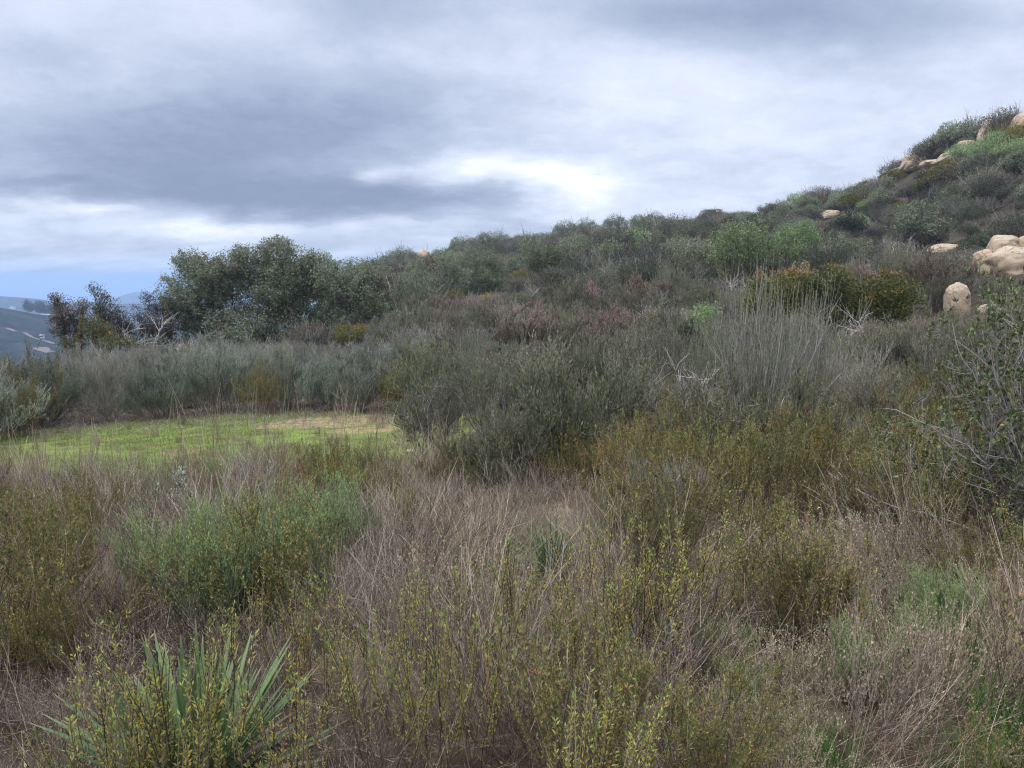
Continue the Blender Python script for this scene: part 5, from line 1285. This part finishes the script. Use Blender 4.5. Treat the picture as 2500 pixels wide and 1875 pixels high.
# domain warp for the large features
wn = n.new('ShaderNodeTexNoise'); b.put(wn.inputs['Vector'], cp); wn.inputs['Scale'].default_value = 1.6; wn.inputs['Detail'].default_value = 6; wn.inputs['Roughness'].default_value = .55
ws = n.new('ShaderNodeSeparateColor'); l.new(wn.outputs['Color'], ws.inputs[0])
tw = b.math('ADD', t, b.math('MULTIPLY', b.math('SUBTRACT', ws.outputs[0], .5), .24)); ew = b.math('ADD', e, b.math('MULTIPLY', b.math('SUBTRACT', ws.outputs[1], .5), .085))
def blobs(items):
    acc = None
    for (px, py, sx_, sy_, amp) in items:
        u = b.math('DIVIDE', b.math('SUBTRACT', tw, tcol(px, py)), sx_ / F); v = b.math('DIVIDE', b.math('SUBTRACT', ew, slope(py)), sy_ / F)
        q = b.math('ADD', b.math('MULTIPLY', u, u), b.math('MULTIPLY', v, v))
        gss = b.math('MULTIPLY', b.math('EXPONENT', b.math('MULTIPLY', q, -1.0)), amp)
        acc = gss if acc is None else b.math('ADD', acc, gss)
    return acc
feat = blobs([(330, 170, 430, 90, -.09), (540, 390, 500, 100, -.25), (870, 300, 360, 160, -.18), (150, 370, 420, 110, -.15), (300, 60, 500, 130, .02), (750, 270, 420, 90, -.12), (100, 300, 300, 80, -.06), (700, 470, 340, 42, -.30), (1030, 500, 320, 45, -.26), (100, 450, 300, 18, -.18), (1250, 560, 160, 22, -.16),
    (950, 5, 200, 60, -.22), (1850, 20, 440, 75, -.40), (2250, 10, 260, 80, -.12), (150, 150, 200, 40, -.05), (60, 545, 110, 16, -.12),
    (1180, 440, 230, 28, .34), (1400, 475, 120, 40, .36), (950, 430, 60, 26, .16), (1150, 410, 120, 22, .16), (150, 505, 120, 18, .26), (270, 515, 80, 14, .26), (480, 560, 150, 14, .24), (700, 550, 420, 20, .20), (1050, 595, 110, 12, .14),
    (1500, 260, 500, 150, .05), (2100, 330, 500, 160, .05), (1500, 90, 300, 60, .05), (650, 230, 500, 70, -.05), (480, 450, 500, 60, -.05), (300, 200, 300, 60, .06)])
hi = b.maprange(e, .02, .30)
base = b.math('MULTIPLY_ADD', b.math('SUBTRACT', nA, .5), .26, .655)
base = b.math('ADD', base, b.math('MULTIPLY', b.math('SUBTRACT', nB, .5), .5))
base = b.math('ADD', base, b.math('MULTIPLY', b.math('SUBTRACT', nC, .5), .10))
base = b.math('ADD', base, b.math('MULTIPLY', b.math('SUBTRACT', b.maprange(nD, .46, .58), .5), b.math('MULTIPLY', b.maprange(e, .42, .12), .055)))
Lv = b.math('ADD', base, b.math('MULTIPLY', feat, front))
cl = b.ramp(Lv, [(.10, (.20, .25, .37)), (.30, (.275, .335, .47)), (.50, (.40, .46, .60)), (.66, (.55, .61, .75)), (.80, (.66, .715, .84)), (.97, (.86, .885, .93))])
# low sky: pale blue air under the decks
lowf = b.maprange(e, .085, .02)
lows = b.mix(b.maprange(e, .05, .0), (.37, .44, .57), (.36, .45, .58))
lowc = b.mix(b.maprange(b.math('ADD', nC, b.math('MULTIPLY', nB, .5)), .62, .95), lows, (.62, .71, .88))
cl = b.mix(b.math('MULTIPLY', lowf, .85), cl, lowc)
# behind and above the camera the deck is thinner and brighter
up = b.maprange(z, .55, .95); bk = b.maprange(y, .1, -.5)
gain = b.math('ADD', 1.0, b.math('MAXIMUM', b.math('MULTIPLY', up, 2.1), b.math('MULTIPLY', bk, .28)))
cl = b.vmath('SCALE', cl, sc_=b.math('MULTIPLY', gain, .93))
sk = n.new('ShaderNodeTexSky'); sk.sky_type = 'NISHITA'; sk.sun_disc = False; sk.sun_elevation = SUN_EL; sk.sun_rotation = SUN_AZ % (2 * math.pi); sk.air_density = 1.0; sk.dust_density = 2.0
cover = b.maprange(Lv, .0, .25, .80, .97)
col = b.mix(cover, sk.outputs[0], b.vmath('SCALE', cl, sc_=10.0))
bg = n.new('ShaderNodeBackground'); b.put(bg.inputs[0], col); bg.inputs[1].default_value = .1
o = n.new('ShaderNodeOutputWorld'); l.new(bg.outputs[0], o.inputs[0])
wd.cycles.sampling_method = 'MANUAL'; wd.cycles.sample_map_resolution = 512

sd = bpy.data.lights.new('sun', 'SUN'); sd.energy = 1.5; sd.angle = math.radians(10); sd.color = (1.0, .95, .87)
so = link(bpy.data.objects.new('sun', sd))
from mathutils import Vector
sdir = Vector((math.sin(SUN_AZ) * math.cos(SUN_EL), math.cos(SUN_AZ) * math.cos(SUN_EL), math.sin(SUN_EL)))
so.rotation_euler = sdir.to_track_quat('Z', 'Y').to_euler()

cd = bpy.data.cameras.new('camera'); co = link(bpy.data.objects.new('camera', cd)); sc.camera = co
cd.sensor_width = 36; cd.lens = F / 2500 * 36; cd.clip_start = .05; cd.clip_end = 200000
co.location = (0, 0, EYE); co.rotation_euler = (math.pi / 2 - PITCH, 0, 0)
sc.view_settings.view_transform = 'Standard'; sc.view_settings.look = 'None'; sc.view_settings.exposure = .50; sc.view_settings.gamma = 1; sc.view_settings.use_curve_mapping = False
print('BUILT', round(time.time() - T0, 1), 's', COUNT, 'rest', len(rest), 'objects', len(sc.objects))
